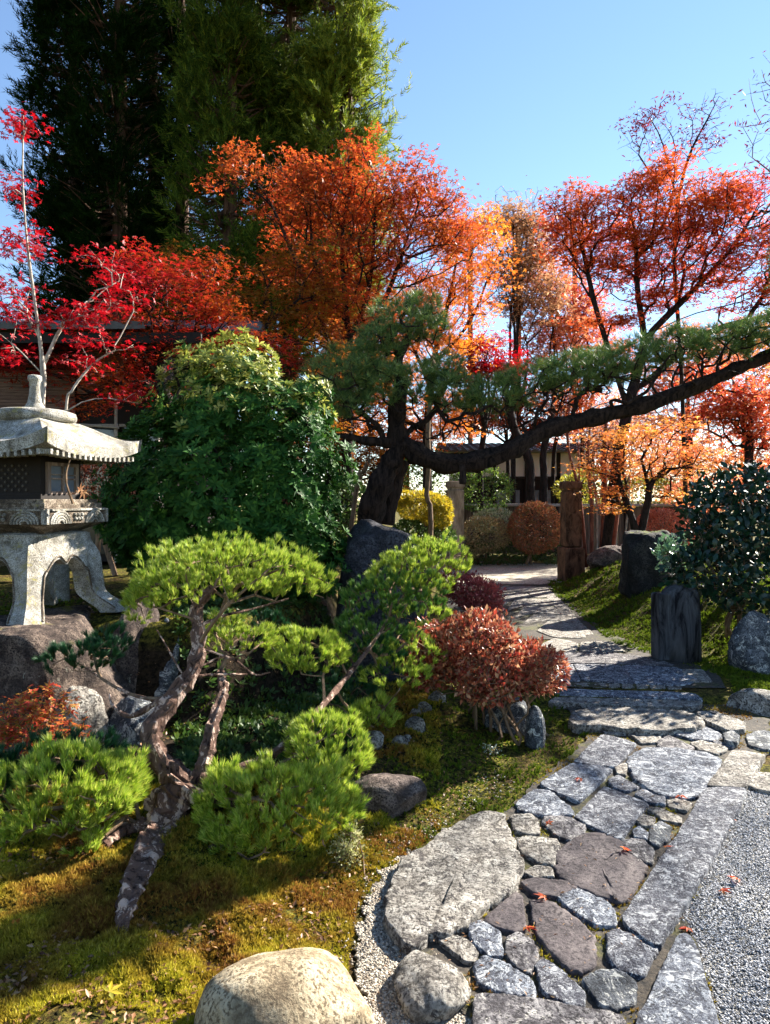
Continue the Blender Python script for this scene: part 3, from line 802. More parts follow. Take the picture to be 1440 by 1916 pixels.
# retaining rocks under the lantern
boulder('boulder', 'wide mossy-topped boulder carrying the stone lantern', 'boulder', (P(60, 1300, 4.2)[0], 4.35, .0), (1.35, 1.35, .80), M_rockmoss, 31, ang=4, rough=.09, cuts=[((0, 0, 1), .62), ((0, -1, .1), .8)], sub=6)
boulder('boulder', 'lichened boulder with a yellow mossy side right of the lantern rock', 'boulder', (P(235, 1250, 4.25)[0], 4.45, .0), (.36, .5, .86), M_rockmoss, 33, ang=6, rough=.12)
boulder('boulder', 'dark blue-grey rock face behind the low pine branches', 'boulder', (P(290, 1280, 4.2)[0], 4.45, .0), (.34, .45, .74), M_rockblue, 36, ang=6, rough=.12)
boulder('boulder', 'lower lichened rock between the small red maple and the low pine', 'boulder', (P(245, 1390, 3.95)[0], 3.98, .0), (.36, .35, .38), M_rockblue, 39, ang=7, rough=.12)
boulder('boulder', 'small pale rock half hidden by the small red maple', 'boulder', (P(140, 1380, 3.8)[0], 3.85, .05), (.34, .3, .42), M_gran3, 41, ang=6, rough=.1)
boulder('boulder', 'white pointed rock under the right side of the red azalea', 'boulder', (P(1003, 1400, 4.2)[0], 4.25, -.02), (.13, .16, .27), M_rockblue, 43, ang=6, rough=.08)
boulder('boulder', 'grey rock behind the bare stems of the red azalea', 'boulder', (P(955, 1385, 4.45)[0], 4.5, -.02), (.33, .26, .25), M_rockblue, 45, ang=6, rough=.1)
boulder('boulder', 'dark moss-capped stump-like rock beside the small maple trunks', 'boulder', (P(1225, 1100, 8.8)[0], 8.9, .4), (.82, .7, .72), rock_mat('moss capped black rock', (.005, .005, .006), (.02, .018, .018), (.06, .055, .05), 7, .9, moss=(.09, .11, .012), moss_amt=.45, speck=70), 47, ang=8, rough=.16, cuts=[((0, 0, 1), .7), ((-1, 0, 0), .75)])
boulder('boulder', 'pale-topped low rock at the foot of the red-barked stems', 'boulder', (P(1138, 1070, 11.3)[0], 11.4, .40), (.65, .5, .36), M_rockred, 49, ang=6, rough=.1)
boulder('boulder', 'low sunny rock beside the fallen pine roots at the left frame edge', 'boulder', (P(18, 1600, 2.85)[0], 2.88, .08), (.14, .12, .08), M_boulder, 51, ang=5, rough=.08, sub=4)
for i, (x, y, w, h, lab) in enumerate(((817, 1335, .13, .10, 'topmost round whitish stone of the little rock row beside the azalea'),
                                  (793, 1352, .11, .07, 'flat whitish stone just below the topmost one of the rock row'),
                                  (778, 1368, .09, .08, 'third stone from the top of the little rock row'),
                                  (776, 1388, .13, .10, 'blocky middle stone of the little rock row, just under the third'),
                                  (760, 1406, .07, .05, 'smallest stone of the little rock row'),
                                  (744, 1418, .12, .08, 'pale blocky stone near the lower end of the little rock row'),
                                  (695, 1425, .14, .09, 'grey stone beside the bright pine tufts at the lower end of the rock row'))):
    g_ = G(x, y + 12, .0)
    boulder('edging_rock', lab, 'rock', (g_[0], g_[1], gz(g_[0], g_[1]) - .02), (w, w * .9, h), M_gran3, 60 + i, ang=7, rough=.07, sub=4, group='row of small rocks beside the azalea')
# ------------------------------------------------------------------ stone lantern
LC = np.array((-.504 * 4.5, 4.5))
def rot2(phi):
    c, s = math.cos(R(phi)), math.sin(R(phi))
    return c, s
def lan(V, phi_near):
    """local lantern coordinates -> world; local corner (+1,-1) points at the near side (phi_near from the -Y axis towards +X)"""
    a = R(phi_near - 45)
    V = np.asarray(V, float); c, s = math.cos(a), math.sin(a)
    return np.stack([V[:, 0] * c - V[:, 1] * s + LC[0], V[:, 0] * s + V[:, 1] * c + LC[1], V[:, 2]], 1)
lantern = thing('stone_lantern', 'tall weathered stone lantern with four splayed legs standing on the mossy boulder', 'stone lantern', (LC[0], LC[1], .76))
# base with four splayed legs and cusped arches: one leg piece per corner
ZB, ZT = .755, 1.275
def half(z):
    t = (z - ZB) / (ZT - ZB)
    return .275 + .125 * (1 - sm(t / .36)) ** 1.5 - .045 * sm((t - .72) / .28) + .02 * sm((.9 - t) / .6)
def arch(u):
    """underside height on a face at u in 0..1 (0 = middle)"""
    if u > .66: return ZB
    if u > .56: return ZB + (.66 - u) / .10 * .27
    k = (.56 - u) / .56
    return ZB + .27 + .105 * math.sin(min(1, k * 1.45) * math.pi / 2) - .04 * sm((k - .70) / .3)
def leg_geo(q):
    us = np.concatenate([np.linspace(0, .5, 10), np.linspace(.52, .67, 14), np.linspace(.72, 1, 5)])
    ns = 16; V = []; Fs = []
    cols = [(-u, 0) for u in us] [::-1]
    path = [('a', u) for u in us] + [('b', u) for u in us[::-1]][1:]
    th = .085
    for off in (0, 1):
        for kind, u in path:
            zb = arch(u)
            for s in range(ns):
                z = zb + (ZT - zb) * (s / (ns - 1)) ** 1.2
                r = half(z) - off * th
                p = (u * r if u < 1 else r)
                x, y = (p, -r) if kind == 'a' else (r, -p)
                V.append((x, y, z))
    npth = len(path); o = npth * ns
    for i in range(npth - 1):
        for s in range(ns - 1):
            a = i * ns + s
            Fs.append((a, a + ns, a + ns + 1, a + 1))
            Fs.append((o + a, o + a + 1, o + a + ns + 1, o + a + ns))
        Fs.append((i * ns, o + i * ns, o + (i + 1) * ns, (i + 1) * ns))
        Fs.append((i * ns + ns - 1, (i + 1) * ns + ns - 1, o + (i + 1) * ns + ns - 1, o + i * ns + ns - 1))
    V = np.array(V)
    a = R(90 * q); c, s = math.cos(a), math.sin(a)
    V = np.stack([V[:, 0] * c - V[:, 1] * s, V[:, 0] * s + V[:, 1] * c, V[:, 2]], 1)
    return lan(V, 21), Fs
for q in range(4):
    lg = part('leg', leg_geo(q), M_lantern, lantern)
    # carved rim following the arch
    for kind in (0, 1):
        pts = []
        for u in np.concatenate([np.linspace(.0, .5, 12), np.linspace(.52, .655, 12)]):
            z = arch(u) + .016; r = half(z) + .001; uu = (u + (.03 if u > .5 else 0)) * r
            pts.append((uu, -r, z) if kind == 0 else (r, -uu, z))
        V, Fs = tube_geo(pts, .007, 5)
        a = R(90 * q); c, s = math.cos(a), math.sin(a)
        V = np.stack([V[:, 0] * c - V[:, 1] * s, V[:, 0] * s + V[:, 1] * c, V[:, 2]], 1)
        part('carved_rim', (lan(V, 21), Fs), M_lanternd, lg)
def sq_stack(levels, phi, cap=True):
    V = []; Fs = []
    for r, z in levels:
        V += [(r, -r, z), (r, r, z), (-r, r, z), (-r, -r, z)]
    for k in range(len(levels) - 1):
        for i in range(4):
            j = (i + 1) % 4
            Fs.append((k * 4 + i, k * 4 + j, k * 4 + 4 + j, k * 4 + 4 + i))
    Fs.append((3, 2, 1, 0)); Fs.append(tuple((len(levels) - 1) * 4 + i for i in range(4)))
    return lan(V, phi), Fs
part('base_top', sq_stack([(.20, 1.20), (.232, 1.272), (.232, 1.284), (.20, 1.295)], 21), M_lantern, lantern)
pf = part('platform', sq_stack([(.17, 1.27), (.205, 1.30), (.295, 1.345), (.312, 1.352), (.312, 1.444), (.308, 1.448), (.290, 1.449), (.290, 1.478), (.287, 1.481), (.268, 1.482), (.268, 1.500), (.264, 1.503)], 34), M_lanternd, lantern)
mb = MB()
for q in range(4):
    a = R(90 * q); c, s = math.cos(a), math.sin(a)
    def loc(V):
        V = np.asarray(V, float)
        return lan(np.stack([V[:, 0] * c - V[:, 1] * s, V[:, 0] * s + V[:, 1] * c, V[:, 2]], 1), 34)
    # frame bars, curls and bosses of the carved panel
    for z0, z1, x0, x1 in ((1.432, 1.444, -.312, .312), (1.352, 1.430, -.312, -.292), (1.352, 1.430, .292, .312)):
        y0, y1 = -.3115, -.324
        V = [(x, y, z) for z in (z0, z1) for (x, y) in ((x0, y0), (x1, y0), (x1, y1), (x0, y1))]
        mb.add(loc(V), [(0, 1, 2, 3), (4, 7, 6, 5), (0, 4, 5, 1), (1, 5, 6, 2), (2, 6, 7, 3), (3, 7, 4, 0)])
    for sx in (-1, 1):
        for rr in (.075, .058, .041, .024):
            pts = [(sx * (.175 + .0) + rr * math.cos(t_) * 1.25, -.316, 1.352 + rr * math.sin(t_)) for t_ in np.linspace(0, math.pi, 12)]
            V, Fs = tube_geo(pts, .008, 6); mb.add(loc(V), Fs)
    for k in range(3):
        for dz, x in ((1.405, (k - 1) * .036), (1.380, (k - 1) * .030)):
            Vs = []; m_ = 8
            for i in range(5):
                th = math.pi * i / 8
                for j in range(m_):
                    Vs.append((x + .015 * math.cos(th) * math.cos(2 * math.pi * j / m_), -.312 - .016 * math.sin(th), dz + .015 * math.cos(th) * math.sin(2 * math.pi * j / m_)))
            Fs = [(i * m_ + j, i * m_ + (j + 1) % m_, (i + 1) * m_ + (j + 1) % m_, (i + 1) * m_ + j) for i in range(4) for j in range(m_)]
            mb.add(loc(Vs), Fs)
part('carved_panel', mb.geo, M_lantern, pf)
# fire box with shutters
M_dwood = flat_mat('dark aged wood', (.012, .008, .006), .8)
M_wood = bark_mat('weathered grey wood', (.10, .07, .055), (.34, .26, .21), 12, .3, (1, 1, .12))
M_latt = flat_mat('grimy lattice stone', (.07, .06, .05), .8)
M_pane = flat_mat('pale window pane', (.12, .14, .17), .3, var=.3, scale=6)
fb = part('fire_box', sq_stack([(.215, 1.503), (.215, 1.535), (.195, 1.536), (.195, 1.80)], 33), M_dwood, lantern)
def face_pt(q, x, d, z, phi=33):
    a = R(90 * q); c, s = math.cos(a), math.sin(a)
    return lan([(x * c + d * s, x * s - d * c, z)], phi)[0]
def face_box(mb, q, x0, x1, d0, d1, z0, z1, phi=33):
    V = [face_pt(q, x, d, z, phi) for z in (z0, z1) for (x, d) in ((x0, d0), (x1, d0), (x1, d1), (x0, d1))]
    mb.add(V, [(0, 1, 2, 3), (4, 7, 6, 5), (0, 4, 5, 1), (1, 5, 6, 2), (2, 6, 7, 3), (3, 7, 4, 0)])
for q in (1, 3):
    mb = MB()
    face_box(mb, q, -.125, .125, .194, .199, 1.545, 1.715)
    wn_ = part('window', mb.geo, M_pane, fb)
    mb = MB()
    for x0, x1, z0, z1 in ((-.15, -.12, 1.535, 1.735), (.12, .15, 1.535, 1.735), (-.12, .12, 1.713, 1.735), (-.12, .12, 1.535, 1.553), (-.008, .008, 1.553, 1.713), (-.12, -.008, 1.628, 1.638), (.008, .12, 1.628, 1.638), (-.12, -.008, 1.655, 1.662), (.008, .12, 1.655, 1.662)):
        face_box(mb, q, x0, x1, .1955, .214, z0, z1)
    part('window_frame', mb.geo, M_wood, fb)
for q in (0, 2):
    mb = MB()
    for i in range(9):
        for j in range(7):
            if (i + j) % 2: continue
            x = -.10 + i * .025; z = 1.56 + j * .025
            V = [face_pt(q, x + a, .198, z + b) for a, b in ((-.011, 0), (0, -.011), (.011, 0), (0, .011))] + [face_pt(q, x + a, .204, z + b) for a, b in ((-.008, 0), (0, -.008), (.008, 0), (0, .008))]
            mb.add(V, [(4, 5, 6, 7), (0, 1, 5, 4), (1, 2, 6, 5), (2, 3, 7, 6), (3, 0, 4, 7)])
    part('lattice', mb.geo, M_latt, fb)
# roof
def roof_geo():
    V = []; Fs = []; n = 25; m = 16; S = .468
    for q in range(4):
        a = R(90 * q); c, s = math.cos(a), math.sin(a); b = len(V)
        for k in range(m):
            t_ = k / (m - 1)
            r = S * (1 - t_) + .17 * t_
            zz = 1.835 + .175 * (sm(t_ * .93 + .02) * .8 + .2 * t_)
            for i in range(n):
                u = -1 + 2 * i / (n - 1)
                z = zz + .085 * abs(u) ** 2.6 * (1 - t_) ** 2.2
                x, y = u * r * (1 + .025 * u * u * (1 - t_)), -r * (1 - .03 * (1 - u * u) * (1 - t_))
                V.append((x * c - y * s, x * s + y * c, z))
        for k in range(m - 1):
            for i in range(n - 1):
                Fs.append((b + k * n + i, b + k * n + i + 1, b + (k + 1) * n + i + 1, b + (k + 1) * n + i))
        b2 = len(V)
        for i in range(n):     # eave face and soffit
            u = -1 + 2 * i / (n - 1); x, y = u * S * (1 + .025 * u * u), -S * (1 - .03 * (1 - u * u)); z = 1.835 + .085 * abs(u) ** 2.6
            e = .030 + .035 * abs(u) ** 2
            for f_, dz in ((1, 0), (.985, -.050 - e * .5), (.80, -.055), (.38, -.05)):
                zz = z + dz if f_ > .9 else 1.835 + dz
                V.append(((x * c - y * s) * f_, (x * s + y * c) * f_, zz))
        for i in range(n - 1):
            for k in range(3):
                Fs.append((b2 + i * 4 + k, b2 + i * 4 + k + 1, b2 + (i + 1) * 4 + k + 1, b2 + (i + 1) * 4 + k))
    V.append((0, 0, 2.01))
    return lan(V, 31.6), Fs
rf = part('roof', roof_geo(), M_lantern, lantern, smooth=False)
mb = MB()
for q in range(4):
    for i in range(17):
        x = -.40 + i * .05
        dz = .02 * abs(x / .44) ** 2.5
        face_box(mb, q, x - .010, x + .010, .36, .452, 1.748 + dz, 1.778 + dz, 31.6)
part('rafter_end', mb.geo, M_lantern, rf)
mb = MB(); mb.lathe((LC[0], LC[1], 0), [(.10, 1.985), (.225, 2.0), (.248, 2.015), (.252, 2.035), (.245, 2.06), (.20, 2.075), (.10, 2.08)], 40)
part('crown_disc', mb.geo, M_lantern, lantern, smooth=True)
mb = MB(); mb.lathe((LC[0], LC[1], 0), [(.08, 2.07), (.064, 2.095), (.043, 2.13), (.034, 2.18), (.030, 2.23), (.034, 2.262), (.043, 2.275), (.042, 2.298), (.033, 2.305), (.028, 2.28)], 24)
part('finial', mb.geo, M_lantern, lantern, smooth=True)
# cylinder stone stub seen between the legs, twig and dead leaf on the platform
mb = MB(); c_ = P(108, 1118, 5.3); mb.lathe((c_[0], c_[1], gz(c_[0], c_[1]) - .05), [(.09, 0), (.085, .05), (.08, .40), (.075, .42)], 20)
tag(part('stone_stub', mb.geo, M_lantern, smooth=True, loc=c_), 'short round stone pillar seen through the arch of the lantern', 'stone pillar')
mb = MB(); mb.tube(spline([P(136, 942, 4.25), P(124, 905, 4.2), P(124, 880, 4.2), P(136, 848, 4.22)], 10), [.010, .008, .007, .005] * 2 + [.005, .004], 5)
tag(part('fallen_twig', mb.geo, B_tan, loc=P(136, 942, 4.25)), 'thin curved dead twig leaning against the fire box of the lantern', 'twig')
rg = np.random.default_rng(77)
pp = np.array([P(150, 918, 4.22), P(142, 922, 4.2), P(156, 921, 4.25)])
tag(part('dry_leaf', scatter(STAR[0], STAR[1], pp, frames(rg.normal(size=(3, 3)), rg), .055), L_tan, loc=pp[0]), 'curled dry leaf lying on the lantern platform', 'leaf')

# ------------------------------------------------------------------ stone posts on the right
mb = MB(); c_ = G(1248, 1222, .13); zb = .1
mb.box((c_[0] - .03, c_[1] + .06, .36), (.12, .13, .60), .2, 1, .010)
tag(part('stone_post', mb.geo, M_post, loc=c_), 'squared thin dark stone post beside the thick round one', 'stone post')
mb = MB(); c2 = G(1290, 1226, .13); mb.lathe((c2[0], c2[1] + .2, .05), [(.185, 0), (.18, .3), (.172, .55), (.155, .62), (.11, .665), (.05, .685), (.01, .69)], 22)
V, Fs = mb.geo; V = V.copy()
for k in range(len(V)):
    V[k, :2] += .012 * mnoise.noise(Vector(V[k] * 5))
tag(part('stone_post', (V, Fs), M_post, smooth=True, loc=c2), 'thick round-topped dark stone post before the camellia', 'stone post')

# ------------------------------------------------------------------ gate posts
M_gate = bark_mat('pale weathered stone post', (.12, .09, .06), (.36, .28, .20), 7, .3, (1, 1, .25))
M_gatebr = bark_mat('rusty brown stone post', (.028, .014, .008), (.16, .085, .05), 9, .4, (1, 1, .5))
def gate_post(label, c, w, h, m, basew, baseh):
    t = thing('gate_post', label, 'gate post', c)
    mb = MB(); mb.box((c[0], c[1], c[2] + baseh + (h - baseh - .16) / 2), (w, w, h - baseh - .16), .12, 1, .03); part('shaft', mb.geo, m, t)
    mb = MB(); mb.box((c[0], c[1], c[2] + baseh / 2 - .05), (basew, basew, baseh + .1), .12, 1, .02); part('plinth', mb.geo, m, t)
    mb = MB(); mb.box((c[0], c[1], c[2] + h - .15), (w * .93, w * .93, .025), .12); mb.box((c[0], c[1], c[2] + h - .065), (w * 1.10, w * 1.10, .14), .12, .97, .02); part('cap', mb.geo, m, t)
c_ = P(851, 1060, 14.4); gate_post('pale square gate post of the far garden, left of the gravel opening', (c_[0], c_[1], .1), .31, 1.78, M_gate, .312, .5)
c_ = P(1068, 1060, 12.3); gate_post('dark reddish-brown gate post on a wider plinth, right of the gravel opening', (c_[0], c_[1], .08), .285, 1.74, M_gatebr, .365, .58)

# ------------------------------------------------------------------ boundary wall, houses
M_fence = bark_mat('dark board fence', (.05, .035, .025), (.20, .14, .10), 8, .3, (4, 4, .2))
M_cap = flat_mat('pale rail', (.30, .27, .23), .7)
M_plaster = flat_mat('white plaster', (.62, .58, .54), .9, var=.05, scale=3)
M_tile = flat_mat('blue grey roof tile', (.045, .05, .065), .4, var=.4, scale=9, spec=.5)
fw = thing('board_fence', 'low dark board fence with a pale cap rail behind the gate', 'fence', (P(1060, 1000, 18)[0], 18, .1))
def at(x, D): return (x - 720) / F * D
x0, x1 = at(780, 18), at(1330, 18)
mb = MB(); zt = P(0, 948, 18)[2]
k = x0
while k < x1:
    mb.box((k + .1, 18 + .01 * math.sin(k * 9), (zt + .1) / 2), (.19, .04, zt - .1)); k += .2
part('boards', mb.geo, M_fence, fw)
mb = MB(); mb.box(((x0 + x1) / 2, 18, zt + .04), (x1 - x0, .26, .07), bevel=.012); part('cap_rail', mb.geo, M_cap, fw)
mb = MB()
for k in np.arange(x0, x1, 1.8): mb.box((k, 17.95, zt / 2), (.10, .10, zt))
part('fence_post', mb.geo, B_dark, fw)

def roof_tiles(mb, p0, p1, p2, p3, rows, cols, th=.05):
    """tiled slope from eave p0-p1 up to ridge p3-p2, rows of half-round tiles"""
    p0, p1, p2, p3 = [np.array(p, float) for p in (p0, p1, p2, p3)]
    nrm = np.cross(p1 - p0, p3 - p0); nrm /= np.linalg.norm(nrm)
    V = []; Fs = []
    nc = cols * 6
    for r in range(rows):
        b = len(V)
        for e, f in enumerate((r / rows, (r + 1) / rows)):
            a = p0 + (p3 - p0) * f; d = p1 + (p2 - p1) * f
            for i in range(nc + 1):
                w = abs(math.sin(math.pi * i / 6)) * th * .8
                V.append(a + (d - a) * i / nc + nrm * (w + (th * .7 if e == 0 else 0)))
        for i in range(nc): Fs.append((b + i, b + i + 1, b + nc + 2 + i, b + nc + 1 + i))
        b = len(V)
        a = p0 + (p3 - p0) * (r / rows); d = p1 + (p2 - p1) * (r / rows)
        for i in range(nc + 1):
            w = abs(math.sin(math.pi * i / 6)) * th * .8; q = a + (d - a) * i / nc
            V.append(q + nrm * (w + th * .7)); V.append(q - nrm * .01)
        for i in range(nc): Fs.append((b + 2 * i, b + 2 * i + 1, b + 2 * i + 3, b + 2 * i + 2))
    mb.add(V, Fs)
# far house
hx0, hx1 = at(860, 23), at(1110, 23)
hs = thing('garden_house', 'white-plastered timber house seen beyond the gate under the pine limb', 'house', ((hx0 + hx1) / 2, 25, 0))
mb = MB(); mb.box(((hx0 + hx1) / 2, 25, 2.62), (hx1 - hx0, 3.9, .84)); part('plaster_wall', mb.geo, M_plaster, hs)
mb = MB(); mb.box(((hx0 + hx1) / 2, 25, 1.1), (hx1 - hx0 - .02, 3.8, 2.2)); part('timber_wall', mb.geo, M_dwood, hs)
mb = MB()
for k in (hx0 + .05, at(925, 23), at(985, 23), at(1045, 23), hx1 - .05): mb.box((k, 23.03, 1.55), (.11, .12, 3.0))
mb.box(((hx0 + hx1) / 2, 23.02, 2.22), (hx1 - hx0, .10, .10)); part('post_frame', mb.geo, M_dwood, hs)
mb = MB(); roof_tiles(mb, (hx0 - .6, 22.3, 3.05), (hx1 + .6, 22.3, 3.05), (hx1 + .6, 25, 3.5), (hx0 - .6, 25, 3.5), 9, 22); roof_tiles(mb, (hx1 + .6, 27.7, 3.05), (hx0 - .6, 27.7, 3.05), (hx0 - .6, 25, 3.5), (hx1 + .6, 25, 3.5), 3, 10)
part('roof', mb.geo, M_tile, hs)
for k in (at(950, 23), at(1010, 23)):
    mb = MB(); mb.box((k, 23.08, 1.55), (.8, .05, .55)); wd = part('window', mb.geo, M_pane, hs)
    mb = MB(); mb.box((k, 23.04, 1.55), (.03, .05, .55)); mb.box((k, 23.04, 1.28), (.86, .06, .04)); mb.box((k, 23.04, 1.84), (.86, .06, .04)); part('window_frame', mb.geo, M_dwood, wd)

# house at the left behind the red maple
M_blind = bark_mat('bamboo blind', (.10, .06, .05), (.36, .24, .20), 16, .3, (.15, .15, 6))
HD = 9.0; hx0, hx1 = -10.0, at(300, HD)
z_ = lambda y, D=HD: P(0, y, D)[2]
lh = thing('tiled_house', 'dark timber house with grey tiled roof and blinds behind the stone lantern', 'house', ((hx0 + hx1) / 2, HD + 3, .7))
mb = MB(); mb.box(((hx0 + hx1) / 2, HD + 2.2, (z_(655) + .7) / 2), (hx1 - hx0, 4.4, z_(655) - .7)); part('wall', mb.geo, M_dwood, lh)
mb = MB(); roof_tiles(mb, (hx0 - 1, HD - 1.3, z_(660)), (hx1 + .25, HD - 1.3, z_(660)), (hx1 + .25, HD + 2.2, z_(660) + .8), (hx0 - 1, HD + 2.2, z_(660) + .8), 13, 36)
roof_tiles(mb, (hx1 + .25, HD + 5.7, z_(660)), (hx0 - 1, HD + 5.7, z_(660)), (hx0 - 1, HD + 2.2, z_(660) + .8), (hx1 + .25, HD + 2.2, z_(660) + .8), 4, 12); rfh = part('roof', mb.geo, M_tile, lh)
mb = MB(); mb.box(((hx0 + hx1) / 2, HD + 2.2, z_(660) + .85), (hx1 - hx0 + 1.9, .3, .22), bevel=.05); part('ridge', mb.geo, M_tile, rfh)
mb = MB(); mb.box(((hx0 + hx1) / 2 - .05, HD - 1.2, z_(660) - .09), (hx1 - hx0 + 1.8, .06, .12)); part('eave_board', mb.geo, M_dwood, lh)
for a, b, ya, yb in ((-140, -20, 690, 790), (-12, 145, 690, 785), (150, 235, 650, 735)):
    mb = MB(); n = 34
    for i in range(n):
        z = z_(yb, HD - .1) + (z_(ya, HD - .1) - z_(yb, HD - .1)) * i / n
        mb.box(((at(a, HD) + at(b, HD)) / 2, HD - .08, z), (at(b, HD) - at(a, HD), .02, .012))
    part('blind', mb.geo, M_blind, lh)
M_glass = flat_mat('dark window glass', (.02, .025, .03), .12, spec=.7)
for a, b in ((-140, -10), (-5, 105), (110, 222), (226, 300)):
    mb = MB(); mb.box(((at(a, HD) + at(b, HD)) / 2, HD - .02, (z_(800) + .8) / 2), (at(b, HD) - at(a, HD) - .05, .03, z_(800) - .8)); wd = part('sliding_door', mb.geo, M_glass, lh)
    mb = MB()
    mb.box(((at(a, HD) + at(b, HD)) / 2, HD - .045, z_(797)), (at(b, HD) - at(a, HD), .05, .035))
    mb.box((at(b, HD) - .02, HD - .045, (z_(800) + .8) / 2), (.035, .05, z_(800) - .8)); part('door_frame', mb.geo, M_cap, wd)
mb = MB(); mb.tube([P(-150, 783, HD - .2), P(60, 788, HD - .2), P(222, 800, HD - .2)], .018, 6); part('bamboo_rail', mb.geo, M_cap, lh)
mb = MB(); mb.tube([(at(225, HD), HD - .15, .7), (at(225, HD), HD - .15, z_(690))], .02, 6); part('rain_chain', mb.geo, M_cap, lh)

# small pale lantern under the maple
c_ = P(1180, 1075, 11.6)
sl = thing('small_stone_lantern', 'small pale stone lantern standing at the foot of the twin-trunk maple', 'stone lantern', (c_[0], c_[1], .35))
for nm_, prof in (('pillar', [(.09, .30), (.07, .34), (.065, .50), (.10, .54)]), ('light_box', [(.10, .54), (.10, .545), (.085, .55), (.085, .70)]), ('roof', [(.17, .70), (.185, .715), (.10, .77), (.03, .80), (.03, .84), (.01, .87)])):
    mb = MB(); mb.lathe((c_[0], c_[1], .02), prof, 6 if nm_ == 'roof' else 12); part(nm_, mb.geo, M_lantern, sl)

# ------------------------------------------------------------------ low five-needle pine in front
rng = np.random.default_rng(11)
TUFT = tuft_template(50, R(31), .085, rng, .65)
TUFT2 = tuft_template(34, R(80), .030, rng, .75)
def pad_geo(blobs, n, rng, up=1.0, size=.058, tmpl=TUFT, hollow=.8, under=-.25, lump=0):
    A = sample_blobs(blobs, n * 4, rng, hollow); A = A[rng.permutation(len(A))]; keep = []; D_ = []
    cs = [P(b[0], b[1], b[4]) for b in blobs]; rs = [np.array((b[2] / F * b[4], b[5] if len(b) > 5 else b[2] / F * b[4] * .8, b[3] / F * b[4])) for b in blobs]
    for a in A:
        q = [np.linalg.norm((a - c) / r) for c, r in zip(cs, rs)]; k = int(np.argmin(q))
        d = (a - cs[k]) / rs[k]
        if d[2] < under: continue
        keep.append(a); D_.append(d * np.array((.75, .75, .5)) + np.array((0, 0, up)))
        if len(keep) >= n: break
    keep = np.array(keep); D0 = np.array(D_); D_ = D0
    if lump:
        nv = np.array([mnoise.noise(Vector(q * 9)) + .5 * mnoise.noise(Vector(q * 22)) for q in keep])
        keep = keep + D0 / np.linalg.norm(D0, axis=1)[:, None] * (nv * lump * .25)[:, None]
        ok = nv > -.27; keep, D_ = keep[ok], D_[ok]
    D_ = np.array(D_) + rng.normal(size=(len(keep), 3)) * .22
    return keep, scatter(tmpl[0], tmpl[1], keep, frames(D_, rng), size * rng.uniform(.75, 1.2, len(keep)))
base = P(262, 1600, 2.93); base[2] = .12
lp = thing('low_pine', 'gnarled low pine with flaky bark and bright flat needle pads beside the path', 'pine tree', base)
sA = [P(300, 1560, 2.96), P(325, 1500, 3.0), P(352, 1468, 3.03), P(300, 1425, 3.05), P(283, 1370, 3.1), P(318, 1312, 3.2), P(362, 1255, 3.3), P(372, 1190, 3.4), P(368, 1135, 3.48), P(400, 1100, 3.5)]
sB = [P(365, 1470, 3.04), P(385, 1420, 3.1), P(400, 1350, 3.2), P(418, 1295, 3.35), P(412, 1255, 3.5)]
sC = [P(372, 1478, 3.03), P(455, 1440, 3.1), P(525, 1400, 3.25), P(595, 1330, 3.5), P(650, 1265, 3.8), P(700, 1200, 4.1), P(745, 1130, 4.3)]
sD = [P(400, 1478, 3.05), P(440, 1500, 3.0), P(520, 1480, 3.0)]
sE = [P(300, 1520, 3.0), P(240, 1540, 2.95), P(190, 1560, 2.9), P(120, 1540, 2.9), P(60, 1500, 2.9)]
sF = [P(300, 1310, 3.2), P(245, 1340, 3.2), P(212, 1322, 3.25), P(205, 1300, 3.3)]
sG = [P(340, 1290, 3.25), P(290, 1308, 3.3), P(228, 1292, 3.35), P(160, 1250, 3.6)]
mb = MB(); TK = .66
def thick(pts, r0, r1, n=40, jit=.28, sides=12, seed=1):
    q = spline(pts, n); r0, r1 = r0 * TK, r1 * TK; mb.tube(q, np.linspace(r0, r1, n) * (1 + .10 * np.sin(np.arange(n) * 1.3 + seed)), sides, jit, seed)
thick([P(222, 1800, 2.16), P(230, 1722, 2.25), P(238, 1698, 2.31), P(250, 1655, 2.44), P(270, 1610, 2.64), P(302, 1556, 2.90), P(328, 1500, 3.0), P(352, 1468, 3.03)], .012, .13, jit=.4, seed=2, sides=16)
thick([P(300, 1556, 3.0), P(318, 1510, 3.0), P(345, 1470, 3.04)], .135, .105, 14, seed=12, sides=16)
thick([P(262, 1640, 2.95), P(285, 1580, 2.98), P(305, 1530, 3.0)], .08, .12, 14, seed=13, sides=16)
thick(sA[2:], .075, .034, 46, seed=3); thick(sB, .054, .026, seed=4); thick(sC, .042, .013, 46, seed=5)
thick([P(300, 1545, 2.95), P(245, 1550, 2.88), P(200, 1575, 2.8), P(165, 1612, 2.72), P(185, 1600, 2.68)], .05, .020, seed=6)
thick([P(345, 1470, 3.0), P(420, 1500, 2.95), P(500, 1515, 2.95)], .03, .012, 16, seed=7)
thick([P(250, 1545, 2.9), P(150, 1550, 2.9), P(40, 1520, 2.9)], .024, .012, 16, seed=8)
thick(sF, .018, .007, 20, seed=9); thick(sG, .016, .007, 20, seed=10)
thick([P(372, 1212, 3.38), P(440, 1236, 3.45), P(475, 1262, 3.5), P(505, 1258, 3.55)], .012, .005, 16, seed=21, sides=7)
thick([P(372, 1265, 3.3), P(415, 1262, 3.4), P(462, 1262, 3.5)], .012, .006, 12, seed=22, sides=7)
thick([P(380, 1245, 3.35), P(412, 1228, 3.42)], .010, .005, 8, seed=23, sides=7)
thick([P(378, 1168, 3.42), P(425, 1150, 3.5), P(470, 1140, 3.6), P(540, 1120, 3.7)], .014, .006, 14, seed=24, sides=7)
